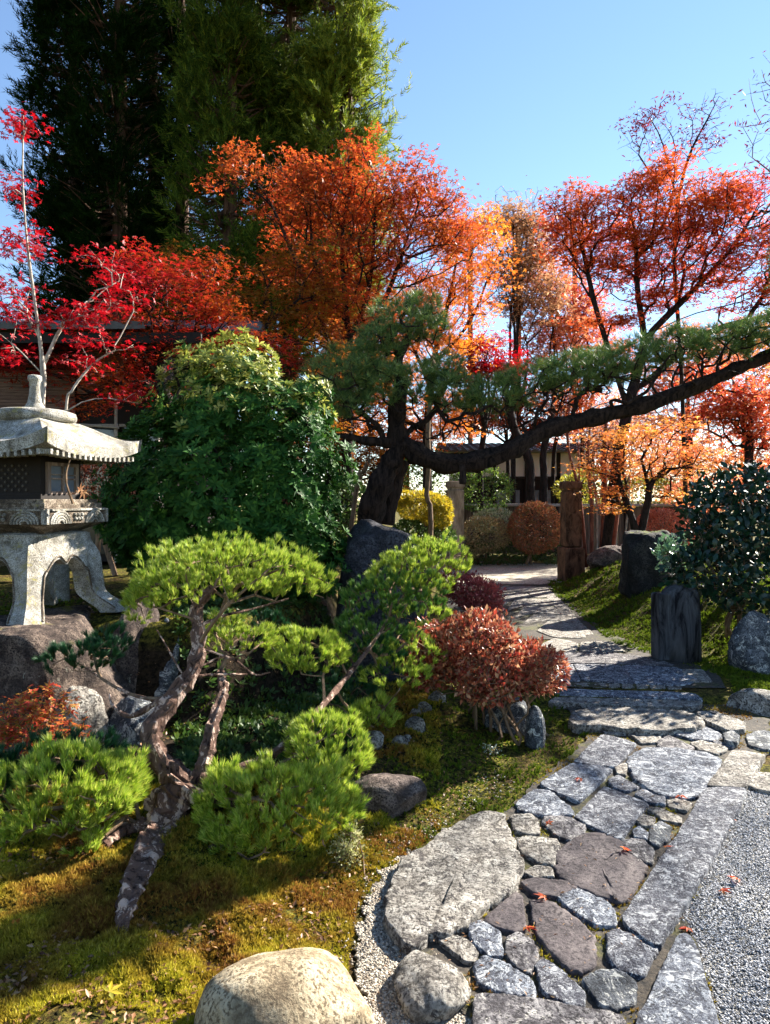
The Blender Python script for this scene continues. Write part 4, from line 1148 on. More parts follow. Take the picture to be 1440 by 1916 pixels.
thick([P(340, 1260, 3.3), P(300, 1190, 3.4), P(292, 1178, 3.4)], .010, .005, 10, seed=25, sides=7)
part('trunk', mb.geo, B_pine, lp, smooth=False)
pads = [
 ([(430, 1085, 175, 68, 3.62, .40), (310, 1120, 62, 48, 3.5, .2), (540, 1095, 80, 45, 3.6, .25), (400, 1050, 90, 50, 3.75, .25)], 520, L_needle, .060),
 ([(800, 1055, 72, 45, 4.5, .25), (765, 1085, 80, 55, 4.5, .25)], 240, L_needle, .062),
 ([(725, 1130, 85, 55, 4.4, .28), (700, 1180, 70, 40, 4.3, .25), (770, 1120, 60, 50, 4.35, .2), (690, 1230, 50, 40, 4.25, .2)], 340, L_needlem, .062),
 ([(790, 1150, 45, 22, 4.25, .15), (775, 1222, 55, 32, 4.2, .15), (740, 1260, 60, 30, 4.1, .2)], 170, L_needle, .058),
 ([(575, 1228, 66, 45, 3.8, .22)], 150, L_needle, .062),
 ([(455, 1195, 62, 26, 3.7, .18), (420, 1165, 30, 18, 3.6, .1)], 90, L_needle, .055),
 ([(610, 1415, 75, 62, 3.25, .22), (600, 1380, 40, 40, 3.3, .15)], 190, L_needle, .066),
 ([(520, 1515, 150, 66, 2.95, .26), (600, 1480, 60, 50, 3.05, .2), (420, 1500, 45, 40, 2.95, .15), (450, 1560, 60, 40, 2.85, .15)], 420, L_needle, .066),
 ([(120, 1490, 130, 78, 2.85, .26), (200, 1480, 55, 60, 2.9, .2), (165, 1560, 40, 30, 2.75, .12), (40, 1540, 50, 40, 2.75, .15)], 400, L_needle, .068),
 ([(60, 1430, 95, 42, 3.1, .25), (150, 1420, 60, 30, 3.15, .2), (-40, 1470, 60, 60, 2.9, .2)], 200, L_needled, .066),
 ([(150, 1232, 58, 30, 3.6, .18), (200, 1210, 30, 26, 3.6, .1)], 100, L_needled, .062),
 ([(695, 1338, 50, 26, 4.0, .16)], 90, L_needle, .062),
 ([(500, 1178, 42, 32, 4.2, .18), (650, 1300, 50, 30, 4.2, .2), (690, 1235, 60, 35, 4.2, .2)], 150, L_needled, .06),
 ([(258, 1150, 12, 25, 3.5, .06)], 14, L_needle, .055)]
allp = []
for bl, n, m_, s_ in pads:
    bl = [(b[0], b[1] + 8, *b[2:]) for b in bl]
    col = 2.2
    k_, geo = pad_geo(bl, int(n * col), rng, size=s_ * .84, lump=.34)
    part('needle_pad', geo, m_, lp)
    allp.append(k_[::6] - np.array((0, 0, .02)))
A = np.concatenate(allp)
nodes, par = grow([[base] + sA[1:], sB, sC, sD, sE, sG], A, .35, .10, rng, .12)
rad, w, ch = radii(par, .03, .0035)
rad = np.minimum(rad, .012)
part('twigs', skeleton_geo(nodes, par, rad, 0, seed=3), B_tan, lp)

# ------------------------------------------------------------------ tall pine with the long reaching limb
TN = tuft_template(28, R(68), .042, rng, .7)
base = P(690, 1085, 8.2); base[2] = .25
tp = thing('reaching_pine', 'old pine whose long dark limb arches across to the right frame edge', 'pine tree', base)
trunk = [base, P(690, 980, 8.1), P(705, 920, 8.0), P(728, 870, 8.0), P(752, 832, 8.0)]
limb = [P(752, 832, 8.0), P(800, 860, 7.95), P(870, 868, 7.9), P(950, 846, 7.9), P(1020, 806, 7.95), P(1100, 785, 8.0), P(1200, 760, 8.0), P(1300, 724, 8.05), P(1380, 690, 8.1), P(1450, 662, 8.1), P(1560, 615, 7.7), P(1600, 560, 6.9), P(1575, 525, 6.2), P(1550, 505, 5.6)]  # last points swing forward out of view to carry the added shadow pads
mb = MB(); TK = 1.0
thick(trunk, .18, .11, 24, .2, 14, 3)
thick(limb, .105, .040, 70, .30, 12, 4)
thick([P(864, 870, 7.85), P(866, 890, 7.85), P(865, 906, 7.85)], .04, .035, 6, .1, 8, 9)
thick([P(748, 838, 8), P(742, 780, 8), P(752, 720, 8), P(744, 680, 8), P(765, 630, 8)], .12, .04, 24, .2, 9, 5)
thick([P(745, 830, 8), P(690, 826, 7.9), P(650, 818, 7.9), P(600, 812, 7.8)], .06, .02, 18, .2, 8, 6)
thick([P(722, 980, 8.2), P(735, 920, 8.15), P(752, 860, 8.1)], .085, .07, 12, .2, 9, 7)
part('trunk', mb.geo, B_pined, tp, smooth=True)
nb = [(750, 600, 62, 30, 8.0, .5), (800, 612, 42, 24, 8.1, .3), (715, 640, 50, 22, 7.9, .4), (790, 575, 35, 16, 8.0, .3), (1506, 516, 46, 34, 5.98, .2), (1506, 494, 44, 34, 5.68, .2), (1499, 476, 40, 32, 5.45, .17), (650, 705, 75, 40, 7.9, .5), (600, 745, 40, 25, 7.8, .3), (700, 665, 45, 28, 8, .4),  # includes unseen needle pads past the right edge, added to shade the moss
      (745, 725, 95, 32, 7.9, .5), (850, 740, 60, 30, 8.0, .5), (830, 690, 35, 20, 7.9, .3), (920, 745, 70, 30, 8.0, .5), (1000, 712, 70, 28, 8.0, .5), (1070, 705, 70, 30, 8.0, .5),
      (1130, 690, 70, 30, 8.0, .5), (1190, 670, 70, 30, 8.0, .5), (1270, 650, 75, 28, 8.0, .5), (1350, 640, 70, 26, 8.0, .5), (1430, 630, 70, 30, 8.0, .5), (1500, 610, 70, 30, 7.9, .5), (640, 760, 60, 22, 7.8, .4)]
nb = [(b[0], b[1], b[2] * 1.05, b[3] * 1.3, b[4], b[5]) for b in nb]
k_, geo = pad_geo(nb, 3300, rng, size=.13, tmpl=TN, hollow=.15, under=-.9, up=.7)
part('needles', geo, L_needle2, tp)
st = [trunk, limb[:], [P(748, 838, 8), P(742, 780, 8), P(752, 720, 8), P(744, 680, 8), P(765, 630, 8)], [P(745, 830, 8), P(690, 826, 7.9), P(650, 818, 7.9), P(600, 812, 7.8)]]
tw = sample_blobs([(820, 800, 90, 30, 7.85, .45), (930, 795, 90, 32, 8.0, .5), (1030, 755, 90, 26, 8.0, .5), (1130, 740, 90, 28, 8.0, .5), (1230, 715, 80, 26, 8.0, .5), (1320, 690, 70, 26, 8.0, .5), (700, 780, 70, 30, 7.9, .4)], 260, rng, .1)
nodes, par = grow(st, np.concatenate([k_[::4] - np.array((0, 0, .05)), tw]), .12, .45, rng, .14)
rad, w, ch = radii(par, .08, .006)
rad = np.clip(rad * 1.0, .008, .034)
part('branches', skeleton_geo(nodes, par, rad, 0, jit=.2, seed=5), B_pined, tp)

# ------------------------------------------------------------------ shrubs
def shell_points(blobs, n, rng, inner=.75):
    """points near the outer skin of the union of ellipsoids, with outward directions"""
    cs = [P(b[0], b[1], b[4]) for b in blobs]; rs = [np.array((b[2] / F * b[4], b[5] if len(b) > 5 else b[2] / F * b[4], b[3] / F * b[4])) for b in blobs]
    w = np.array([r[0] * r[2] for r in rs]); w /= w.sum(); P_, D_ = [], []
    while len(P_) < n:
        k = rng.choice(len(cs), p=w); v = rng.normal(size=3); v /= np.linalg.norm(v)
        q = cs[k] + v * rs[k] * rng.uniform(inner, 1.03)
        if any(np.linalg.norm((q - cs[j]) / rs[j]) < .80 for j in range(len(cs)) if j != k): continue
        P_.append(q); D_.append(v / rs[k])
    D_ = np.array(D_); D_ /= np.linalg.norm(D_, axis=1)[:, None]
    return np.array(P_), D_
def rosette(n, l, wd, tilt, rng):
    V = []; Fs = []
    for i in range(n):
        a = 2 * math.pi * i / n + rng.uniform(-.25, .25); th = tilt * rng.uniform(.6, 1.2)
        d = np.array((math.cos(th), math.sin(th) * math.cos(a), math.sin(th) * math.sin(a)))
        s = np.cross(d, (1, 0, 0)); s /= np.linalg.norm(s); nn = np.cross(s, d); L_ = l * rng.uniform(.75, 1.1); b = len(V)
        V += [d * 0, d * L_ * .5 + s * wd - nn * .06 * L_, d * L_ - np.array((.18, 0, 0)) * L_, d * L_ * .5 - s * wd - nn * .06 * L_]
        Fs += [(b, b + 1, b + 2), (b, b + 2, b + 3)]
    return np.array(V), np.array(Fs)
ab = [(430, 780, 130, 125, 6.0, .62), (400, 930, 205, 180, 5.9, .8), (520, 900, 125, 170, 5.9, .7), (540, 1020, 100, 90, 5.7, .5), (320, 1000, 115, 85, 5.8, .6), (440, 690, 85, 55, 6.0, .4), (560, 760, 50, 60, 6.0, .3), (300, 860, 60, 65, 5.9, .35), (610, 1080, 40, 50, 5.5, .3)]
bp_, bd = shell_points(ab, 5600, rng, .80)
lump = np.array([mnoise.noise(Vector(q * 3.2)) for q in bp_])
bp_ = bp_ + bd * (lump * .22)[:, None]
dirs = bd + np.array((0, 0, .5)) + rng.normal(size=bd.shape) * .35
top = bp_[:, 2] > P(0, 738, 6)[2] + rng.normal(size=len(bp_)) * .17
base = np.array((P(440, 0, 6)[0], 6.0, .7))
ad = thing('andromeda_bush', 'big dense dark green bush with pale yellow sunlight coloured into its top leaves, beside the lantern', 'bush', base)
ROS = [rosette(9, 1, .15, R(72), rng) for _ in range(3)]
def ros(sel, m, nm, sz):
    gs = [scatter(r_[0], r_[1], bp_[sel][k::3], frames(dirs[sel][k::3], rng), sz * rng.uniform(.75, 1.2, len(bp_[sel][k::3]))) for k, r_ in enumerate(ROS)]
    part(nm, merge(*gs), m, ad)
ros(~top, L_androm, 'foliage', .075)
ros(top, L_androm_lit, 'lit_top', .07)
nodes, par = grow([[base, base + (0, 0, .5), base + (.05, 0, 1.2)]], bp_[::9] - bd[::9] * .05, .3, .08, rng, .3)
rad, w, ch = radii(par, .06, .004)
part('stems', skeleton_geo(nodes, par, rad, seed=6), B_dark, ad)

def shrub(name, label, cat, blobs, n, leaf, size, m, base, seed, stems=None, bark=B_tan, inner=.7, natt=200, per=1, r_root=.02, up=.2, jit=.6, nstem=5, group=None, bf=.3, wob=.1, lump=.05):
    rg = np.random.default_rng(seed)
    q, d = shell_points(blobs, n, rg, inner)
    l_ = np.array([mnoise.noise(Vector(v * 4 + np.array((seed, 0, 0)))) for v in q]); l_ = l_ + .5 * np.array([mnoise.noise(Vector(v * 11)) for v in q]); q = q + d * (l_ * lump)[:, None]
    t = thing(name, label, cat, base, group)
    ax = d + np.array((0, 0, up)) + rg.normal(size=d.shape) * jit
    part('foliage', scatter(leaf[0], leaf[1], q, frames(ax, up=d + rg.normal(size=d.shape) * .5), size * rg.uniform(.6, 1.2, len(q))), m, t)
    base = np.array(base, float)
    tops = q[rg.choice(len(q), min(natt, len(q)), replace=False)]
    mbx = []
    for k in range(nstem):
        b = base + np.array((rg.normal() * .12, rg.normal() * .08, 0)) * min(1.7, 1 + nstem * .12)
        sel = tops[k::nstem]
        c = sel.mean(0) * .4 + b * .6
        nodes, par = grow([[b, b * .6 + c * .4 + rg.normal(size=3) * .03, c]], sel, bf, wob, rg, .10)
        rad, w, ch = radii(par, r_root, .0022)
        mbx.append(skeleton_geo(nodes, par, rad, seed=seed + k))
    V = np.concatenate([g_[0] for g_ in mbx]); Fs = []; n_ = 0
    for g_ in mbx: Fs += [tuple(i + n_ for i in f) for f in g_[1]]; n_ += len(g_[0])
    part('stems', (V, Fs), bark, t)
    return t
b_ = G(930, 1400); b_[1] += .15
shrub('red_azalea', 'broad azalea bush with pinkish red autumn leaves on bare stems beside the path', 'bush',
      [(880, 1205, 100, 48, 4.45, .40), (975, 1235, 76, 38, 4.35, .3), (850, 1185, 58, 34, 4.55, .3), (815, 1240, 55, 42, 4.4, .25), (925, 1256, 108, 34, 4.3, .30), (1012, 1245, 40, 30, 4.3, .2)],
      11500, LEAF, .039, L_azalea, b_, 3, inner=.45, natt=900, nstem=14, r_root=.010, up=.4, jit=.8, bark=B_tan, wob=.25, lump=.13)
b_ = P(892, 1180, 6.6); b_[2] = .13
shrub('plum_azalea', 'smaller plum-red bush behind the broad red azalea, along the upper path', 'bush',
      [(888, 1105, 46, 26, 6.6, .3), (905, 1135, 34, 26, 6.6, .25), (855, 1092, 34, 20, 6.7, .25)], 5200, LEAF, .034, L_azaleap, b_, 4, inner=.5, natt=160, nstem=3, lump=.1)
b_ = P(80, 1420, 3.45); b_[2] = .12
t_, _ = tree('small_maple_seedling', 'small maple bush with red and green leaves before the lantern rocks', 'maple bush', [[b_, b_ + (0, 0, .12), P(85, 1370, 3.45)]],
     [(75, 1345, 80, 50, 3.45, .2), (120, 1370, 45, 30, 3.4, .12), (40, 1370, 60, 35, 3.45, .15), (80, 1310, 50, 25, 3.5, .12)], 160, 5, .03, STAR, .034, B_tan, L_mixred, .010, 7, r_tip=.0015, flat=.4, droop=.35)
b_ = G(650, 1640); b_[2] = gz(b_[0], b_[1])
shrub('whitish_shrublet', 'tiny shrub with whitish green leaves at the edge of the moss and pebbles', 'bush', [(648, 1590, 36, 45, 2.85, .08), (655, 1560, 26, 28, 2.85, .06)], 900, LEAF, .018,
      leaf_mat('whitish leaves', [(.34, .34, .12), (.20, .22, .06), (.48, .45, .24)], .3), b_, 9, inner=.2, natt=120, nstem=3, r_root=.002, bark=B_tan)
b_ = G(915, 1420); b_[2] = .0
shrub('white_flower_tuft', 'tiny plant with white flower heads at the foot of the red azalea', 'plant', [(915, 1408, 22, 14, 4.05, .06)], 240, LEAF, .014,
      leaf_mat('white flowers', [(.7, .72, .6), (.5, .55, .4), (.15, .2, .06)], .3), b_, 10, inner=.3, natt=30, nstem=2, r_root=.003)
def ball(label, blobs, n, m, size, seed, name='clipped_shrub', leaf=LEAF, z=.1, cat='clipped shrub', core=True):
    b0 = blobs[0]; b = P(b0[0], b0[1], b0[4]); b[2] = z
    return shrub(name, label, cat, blobs, n, leaf, size, m, b, seed, inner=.82, natt=60, nstem=2, r_root=.03, jit=.5)
ball('round clipped brownish red shrub between the two gate posts', [(1000, 988, 49, 47, 15.0, .55)], 9000, L_round, .05, 21)
ball('domed orange-red clipped shrub right of the twin-trunk maple', [(1240, 1010, 52, 58, 13.5, .55), (1215, 1000, 30, 40, 13.5, .4)], 8000, leaf_mat('orange red clipped leaves', [(.55, .14, .08), (.65, .22, .12), (.35, .07, .04)], .3), .05, 22, z=.3)
ball('low pale brown shrub right beside the left gate post', [(905, 1000, 48, 32, 15.2, .5), (880, 1020, 30, 25, 15.2, .4)], 5000, leaf_mat('buff shrub leaves', [(.40, .30, .14), (.28, .18, .08), (.2, .2, .08)], .3), .05, 23)
ball('low dark green hedge below the round brownish shrub', [(930, 1035, 95, 18, 15.4, .4), (1030, 1035, 40, 18, 15.4, .4)], 5000, L_green, .06, 24, name='low_hedge', cat='hedge')
ball('pale leafy shrub between the low brown shrub and the clipped ball', [(925, 975, 42, 22, 15.8, .4)], 2600, leaf_mat('pale leaves', [(.35, .38, .2), (.18, .24, .08), (.5, .5, .32)], .3), .055, 25, name='leafy_shrub', cat='shrub')
ball('bright yellow shrub behind the black boulder, left of the pale gate post', [(790, 945, 52, 26, 12.5, .5), (815, 960, 30, 30, 12.5, .4), (750, 935, 25, 15, 12.4, .3)], 4200, L_yellow, .06, 26, name='yellow_shrub', cat='shrub', leaf=STAR3)
ball('dull olive shrub below the yellow one beside the black boulder', [(790, 1005, 60, 38, 12.8, .5)], 3600, L_green, .07, 27, name='olive_shrub', cat='shrub')
ball('dark green shrub hiding the base of the reaching pine', [(640, 960, 60, 70, 9.2, .5), (600, 1000, 60, 60, 9.2, .5)], 4500, L_green, .07, 28, name='dark_shrub', cat='shrub')
ball('green leafy shrub under the long pine limb, behind the pale gate post', [(820, 900, 70, 40, 16.5, .7), (900, 915, 60, 40, 17, .6), (760, 890, 60, 50, 16, .6)], 6000, leaf_mat('mid green leaves', [(.10, .18, .03), (.18, .24, .04), (.06, .12, .02)], .4), .08, 29, name='green_shrub', cat='shrub')
ball('low orange shrub row beyond the fence at the far right', [(1330, 925, 90, 30, 17, .8), (1430, 915, 70, 40, 17, .8), (1500, 900, 80, 60, 17, .8)], 5000, L_peach, .10, 31, name='orange_shrub', cat='shrub')
ball('yellow-green shrub row beyond the dark forked maple', [(1200, 925, 90, 28, 19, .8), (1110, 915, 70, 35, 19.5, .8)], 4500, leaf_mat('yellow green leaves', [(.32, .30, .04), (.45, .38, .05), (.2, .22, .03)], .45), .10, 32, name='yellow_green_shrub', cat='shrub')
# brownish clipped hedge behind the lantern's fire box
ball('brown-red hedge seen between the lantern and the big dark bush', [(180, 910, 75, 50, 7.4, .4)], 6500, leaf_mat('brown hedge leaves', [(.22, .05, .025), (.3, .09, .04), (.12, .04, .02)], .3), .035, 30, name='brown_hedge', cat='hedge', z=.7)
# camellia
cb = [(1370, 915, 75, 35, 6.6, .4), (1320, 950, 50, 30, 6.5, .3), (1410, 900, 60, 30, 6.5, .35), (1380, 1000, 110, 55, 6.5, .5), (1340, 1080, 90, 55, 6.4, .45), (1430, 1090, 80, 80, 6.4, .5), (1300, 1060, 55, 30, 6.3, .3), (1480, 960, 90, 90, 6.6, .6), (1460, 1030, 60, 50, 6.3, .4)]
b_ = P(1385, 1190, 6.5); b_[2] = .2
CAM = ([(0, 0, 0), (.3, .24, .05), (.7, .2, .02), (1, 0, -.1), (.7, -.2, .02), (.3, -.24, .05)], [(0, 1, 5), (1, 2, 5), (2, 4, 5), (2, 3, 4)])
shrub('camellia', 'glossy dark-leaved camellia at the right edge behind the stone posts', 'bush', cb, 5200, CAM, .082, L_camel, b_, 14, inner=.45, natt=260, nstem=4, r_root=.020, up=.1, jit=.9, bark=B_tan, wob=.15)
b_ = P(1235, 1070, 7.6)
shrub('pale_leafed_sprig', 'small pale green sprig hanging over the moss-capped rock beside the camellia', 'shrub', [(1265, 1035, 40, 35, 7.6, .2)], 420, CAM, .075, leaf_mat('pale glossy leaves', [(.18, .30, .18), (.10, .2, .1)], .2, .3, .6), (P(1290, 0, 7.7)[0], 7.7, .3), 16, inner=.3, natt=50, nstem=1, r_root=.012)
# ------------------------------------------------------------------ trees
# slim young red maple behind the lantern
B5 = 5.4
base = P(72, 870, B5); base[2] = .7
tree('young_red_maple', 'slim grey-barked young maple with scarlet leaves rising behind the lantern', 'maple tree',
     [[base, P(78, 780, B5), P(80, 690, B5), P(64, 560, B5), P(50, 450, B5), P(42, 330, B5), P(44, 215, B5)],
      [P(79, 700, B5), P(30, 650, B5), P(-20, 610, B5)], [P(79, 690, B5), P(110, 620, B5 + .1), P(135, 590, B5 + .1)], [P(75, 640, B5), P(50, 590, B5), P(10, 570, B5)],
      [base + (.12, 0, 0), P(122, 780, B5 + .1), P(135, 730, B5 + .1), P(175, 680, B5 + .2), P(215, 655, B5 + .2)],
      [P(128, 760, B5 + .1), P(190, 745, B5 + .2), P(260, 755, B5 + .3)]],
     [(38, 460, 34, 40, B5, .2), (30, 350, 30, 30, B5, .15), (40, 240, 25, 25, B5, .12), (20, 540, 45, 35, B5, .25), (45, 600, 40, 30, B5, .2), (130, 600, 45, 25, B5, .2), (200, 500, 55, 30, B5 + .2, .3), (210, 560, 75, 30, B5 + .2, .3), (170, 590, 50, 25, B5, .2), (20, 660, 45, 30, B5 + .3, .2), (200, 640, 60, 20, B5 + .2, .2), (240, 740, 40, 15, B5 + .3, .1), (150, 680, 40, 30, B5 + .2, .15)],
     230, 9, .075, STAR, .042, B_pale, L_crim, .026, 101, r_tip=.0022, flat=.45, droop=.2, zs=.35, wob=.10, seg=.12)
# crimson maple before the tiled house
D = 8.2
base = P(330, 900, D); base[2] = .7
tree('crimson_maple', 'dark crimson maple spreading in front of the tiled house roof', 'maple tree',
     [[base, P(320, 800, D), P(300, 700, D), P(330, 600, D), P(370, 540, D)], [P(302, 700, D), P(230, 640, D), P(180, 600, D)], [P(310, 650, D), P(420, 620, D), P(520, 640, D)]],
     [(330, 560, 100, 70, D, .8), (390, 520, 60, 45, D, .6), (250, 610, 80, 45, D, .6), (310, 650, 110, 40, D, .7), (180, 700, 110, 40, D, .5), (60, 680, 80, 40, D, .5), (100, 640, 60, 25, D, .4), (250, 720, 70, 30, D, .5), (560, 680, 45, 14, D, .3), (500, 640, 60, 20, D, .4), (230, 520, 50, 25, D, .4), (160, 760, 70, 20, D, .3), (400, 590, 70, 50, D, .6), (440, 650, 60, 30, D, .5), (270, 500, 60, 40, D, .5)],
     680, 16, .11, STAR3, .055, B_dark, L_crim2, .07, 102, flat=.35, droop=.15, zs=.3, seg=.2)
# amber maple behind, in the shade of the cedars
D = 11.5
base = P(470, 900, D); base[2] = .2
tree('amber_maple', 'dull amber and orange maple in the shade of the cedars, above the andromeda bush', 'maple tree',
     [[base, P(470, 760, D), P(480, 640, D), P(500, 540, D)], [P(475, 660, D), P(400, 580, D), P(340, 510, D)], [P(480, 620, D), P(560, 560, D)]],
     [(330, 500, 60, 40, D, .7), (500, 500, 70, 30, D, .6), (480, 580, 90, 40, D, .8), (560, 620, 80, 50, D, .7), (420, 560, 60, 30, D, .6), (600, 560, 60, 40, D, .6), (570, 500, 60, 40, D, .6), (410, 640, 70, 30, D, .6), (640, 660, 60, 30, D, .5), (600, 800, 60, 50, D, .5)],
     480, 14, .13, STAR3, .065, B_dark, L_amber, .07, 103, flat=.35, droop=.15, zs=.28, seg=.3)
# big orange-red maple in the centre
D = 12.5
base = P(655, 950, D); base[2] = .15
tree('orange_maple', 'large orange-red maple in the centre rising before the cedars', 'maple tree',
     [[base, P(650, 800, D), P(655, 680, D), P(645, 560, D), P(640, 440, D), P(660, 330, D)], [P(652, 720, D), P(600, 600, D), P(550, 480, D), P(500, 370, D), P(450, 310, D)],
      [P(655, 660, D), P(720, 560, D), P(760, 450, D), P(790, 360, D)], [P(648, 600, D), P(590, 500, D), P(580, 400, D)], [P(655, 640, D), P(690, 540, D), P(700, 430, D), P(705, 330, D)]],
     [(440, 300, 32, 38, D, .4), (520, 335, 75, 48, D, .9), (590, 330, 60, 45, D, .9), (670, 290, 55, 45, D, .7), (640, 360, 110, 55, D, 1.2), (440, 355, 45, 24, D, .5), (560, 410, 100, 50, D, 1), (700, 400, 110, 60, D, 1.2), (770, 350, 60, 45, D, .9), (820, 400, 60, 50, D, .9), (850, 455, 55, 50, D, .8),
      (640, 480, 110, 60, D, 1.0), (560, 500, 70, 50, D, .8), (740, 480, 110, 70, D, 1.1), (640, 580, 100, 60, D, .9), (700, 620, 60, 40, D, .7)],
     1900, 19, .14, STAR3, .074, B_dark, L_orange, .085, 104, gap=-.12, flat=.45, droop=.2, zs=.42, seg=.35, r_tip=.005)
# golden one right behind
D = 15
base = P(800, 960, D); base[2] = .1
tree('golden_maple', 'golden orange maple glowing behind the reaching pine', 'maple tree',
     [[base, P(800, 800, D), P(810, 680, D), P(840, 560, D), P(860, 450, D)], [P(805, 720, D), P(760, 620, D), P(730, 520, D)], [P(808, 690, D), P(880, 600, D), P(920, 500, D)]],
     [(850, 480, 60, 60, D, 1), (900, 450, 50, 55, D, .9), (920, 520, 45, 60, D, .9), (860, 560, 80, 60, D, 1.1), (780, 560, 80, 60, D, 1.1), (840, 640, 80, 50, D, 1), (760, 640, 70, 50, D, 1), (730, 700, 60, 50, D, .8), (640, 640, 50, 40, D, .8), (700, 770, 80, 50, D, .8), (800, 760, 90, 40, D, .8), (600, 730, 50, 60, D, .7), (850, 810, 60, 20, D, .6)],
     950, 24, .19, STAR3, .085, B_dark, L_gold, .10, 105, gap=-.10, flat=.5, droop=.2, zs=.4, seg=.4, r_tip=.006)
# big red maple at the right
D = 11.5
base = P(1165, 1010, D); base[2] = .3
base2 = P(1160, 900, D)
tree('red_maple', 'wide dark-red maple filling the right side above the pine limb', 'maple tree',
     [[P(1130, 1040, D + .5) * np.array((1, 1, 0)) + np.array((0, 0, .3)), P(1150, 900, D), P(1170, 790, D), P(1195, 690, D), P(1205, 630, D), P(1192, 540, D), P(1188, 430, D), P(1160, 370, D)],
      [P(1200, 640, D), P(1250, 590, D), P(1320, 520, D), P(1380, 450, D), P(1420, 380, D)], [P(1205, 630, D), P(1290, 590, D), P(1400, 560, D), P(1480, 520, D)],
      [P(1175, 770, D), P(1140, 660, D), P(1110, 560, D), P(1085, 450, D), P(1060, 400, D)], [P(1192, 500, D), P(1250, 400, D), P(1262, 320, D)],
      [P(1180, 740, D), P(1250, 680, D), P(1330, 620, D), P(1440, 590, D)], [P(1170, 800, D), P(1090, 700, D), P(1050, 600, D)]],
     [(1060, 395, 60, 34, D, .8), (1090, 450, 75, 50, D, .9), (1150, 400, 70, 45, D, .9), (1215, 360, 60, 40, D, .8), (1252, 320, 38, 26, D, .5), (1300, 375, 60, 40, D, .8), (1370, 360, 50, 30, D, .8), (1420, 395, 70, 45, D, .9), (1240, 430, 100, 50, D, 1.1), (1340, 440, 90, 50, D, 1), (1180, 480, 80, 45, D, .9),
      (1290, 510, 110, 50, D, 1), (1400, 500, 90, 55, D, 1), (1120, 520, 60, 35, D, .7), (1410, 570, 70, 35, D, .8), (1500, 450, 80, 110, D, 1.2), (1220, 560, 60, 25, D, .6), (1520, 560, 60, 60, D, 1), (1150, 600, 60, 20, D, .6)],
     2200, 20, .13, STAR3, .068, B_dark, L_red, .085, 106, gap=-.16, flat=.35, droop=.15, zs=.28, seg=.35, r_tip=.005)
# thin tall tree with few dark leaves
D = 14
base = P(1285, 960, D); base[2] = .3
tree('slender_wine_tree', 'slender half-bare tree with dark wine leaves standing highest against the right sky', 'tree',
     [[base, P(1275, 700, D), P(1262, 500, D), P(1268, 380, D), P(1290, 290, D), P(1325, 220, D), P(1345, 180, D)], [P(1264, 450, D), P(1230, 350, D), P(1195, 290, D)], [P(1268, 380, D), P(1240, 270, D)]],
     [(1195, 262, 42, 34, D, .5), (1245, 215, 60, 26, D, .5), (1275, 265, 50, 36, D, .5), (1330, 195, 46, 26, D, .4), (1185, 232, 35, 12, D, .3), (1330, 255, 30, 50, D, .3), (1235, 310, 50, 26, D, .4)],
     300, 8, .09, NARROW, .10, B_dark, L_wine, .04, 107, gap=-.05, gf=1.6, r_tip=.003, flat=.6, droop=.2, seg=.3, zs=.6)
# bare twigs at the right edge, with an unseen outer crown added to dapple the path
D = 9
base = P(1570, 1100, D); base[2] = .2
tree('bare_tree', 'nearly bare tree whose fine twigs reach in at the upper right edge, with an added outer crown out of view', 'tree',
     [[base, P(1560, 700, D), P(1540, 450, D), P(1500, 300, D), P(1470, 180, D)], [P(1550, 600, D), P(1640, 350, D), P(1700, 150, D)], [P(1530, 420, D), P(1450, 330, D), P(1400, 290, D)], [P(1558, 690, D), P(1700, 520, D), P(1860, 400, D), P(1990, 330, D)], [P(1700, 520, D), P(1850, 330, D), P(1960, 200, D)]],
     [(1430, 200, 55, 60, D, .6), (1425, 290, 40, 50, D, .5), (1450, 130, 40, 40, D, .5), (1550, 200, 90, 120, D, 1.2), (1650, 250, 90, 150, D, 1.3), (1420, 420, 30, 50, D, .4), (1860, 370, 110, 80, D, .9), (1980, 320, 120, 80, D, 1.0), (2080, 240, 100, 80, D, .9), (1800, 450, 80, 40, D, .7)],
     560, 3, .14, NARROW, .085, B_tan, L_wine, .06, 108, r_tip=.0035, flat=.8, droop=.1, seg=.3, wob=.15, thin=.8)
# the bare tree's added crown beyond the frame dapples the foreground
# twin-trunk yellow-orange maple
D = 11
base = P(1198, 1040, D); base[2] = .45
tree('twin_trunk_maple', 'small maple with a dark forked trunk and yellow-orange leaves right of the brown gate post', 'maple tree',
     [[base, P(1192, 1005, D), P(1172, 940, D), P(1158, 900, D), P(1150, 850, D)], [P(1196, 1015, D), P(1207, 960, D), P(1214, 915, D), P(1200, 860, D)],
      [P(1162, 905, D), P(1200, 905, D), P(1250, 922, D), P(1300, 908, D), P(1360, 890, D)], [P(1160, 900, D), P(1110, 880, D), P(1060, 870, D)]],
     [(1145, 922, 50, 18, D, .5), (1130, 880, 70, 22, D, .6), (1190, 850, 90, 30, D, .8), (1250, 880, 80, 25, D, .7), (1290, 850, 60, 30, D, .6), (1150, 950, 40, 14, D, .4), (1270, 930, 60, 14, D, .5), (1160, 820, 80, 25, D, .7), (1240, 800, 70, 25, D, .6)],
     480, 12, .11, STAR3, .055, B_dark, L_yelor, .09, 109, flat=.3, droop=.1, zs=.25, seg=.25)
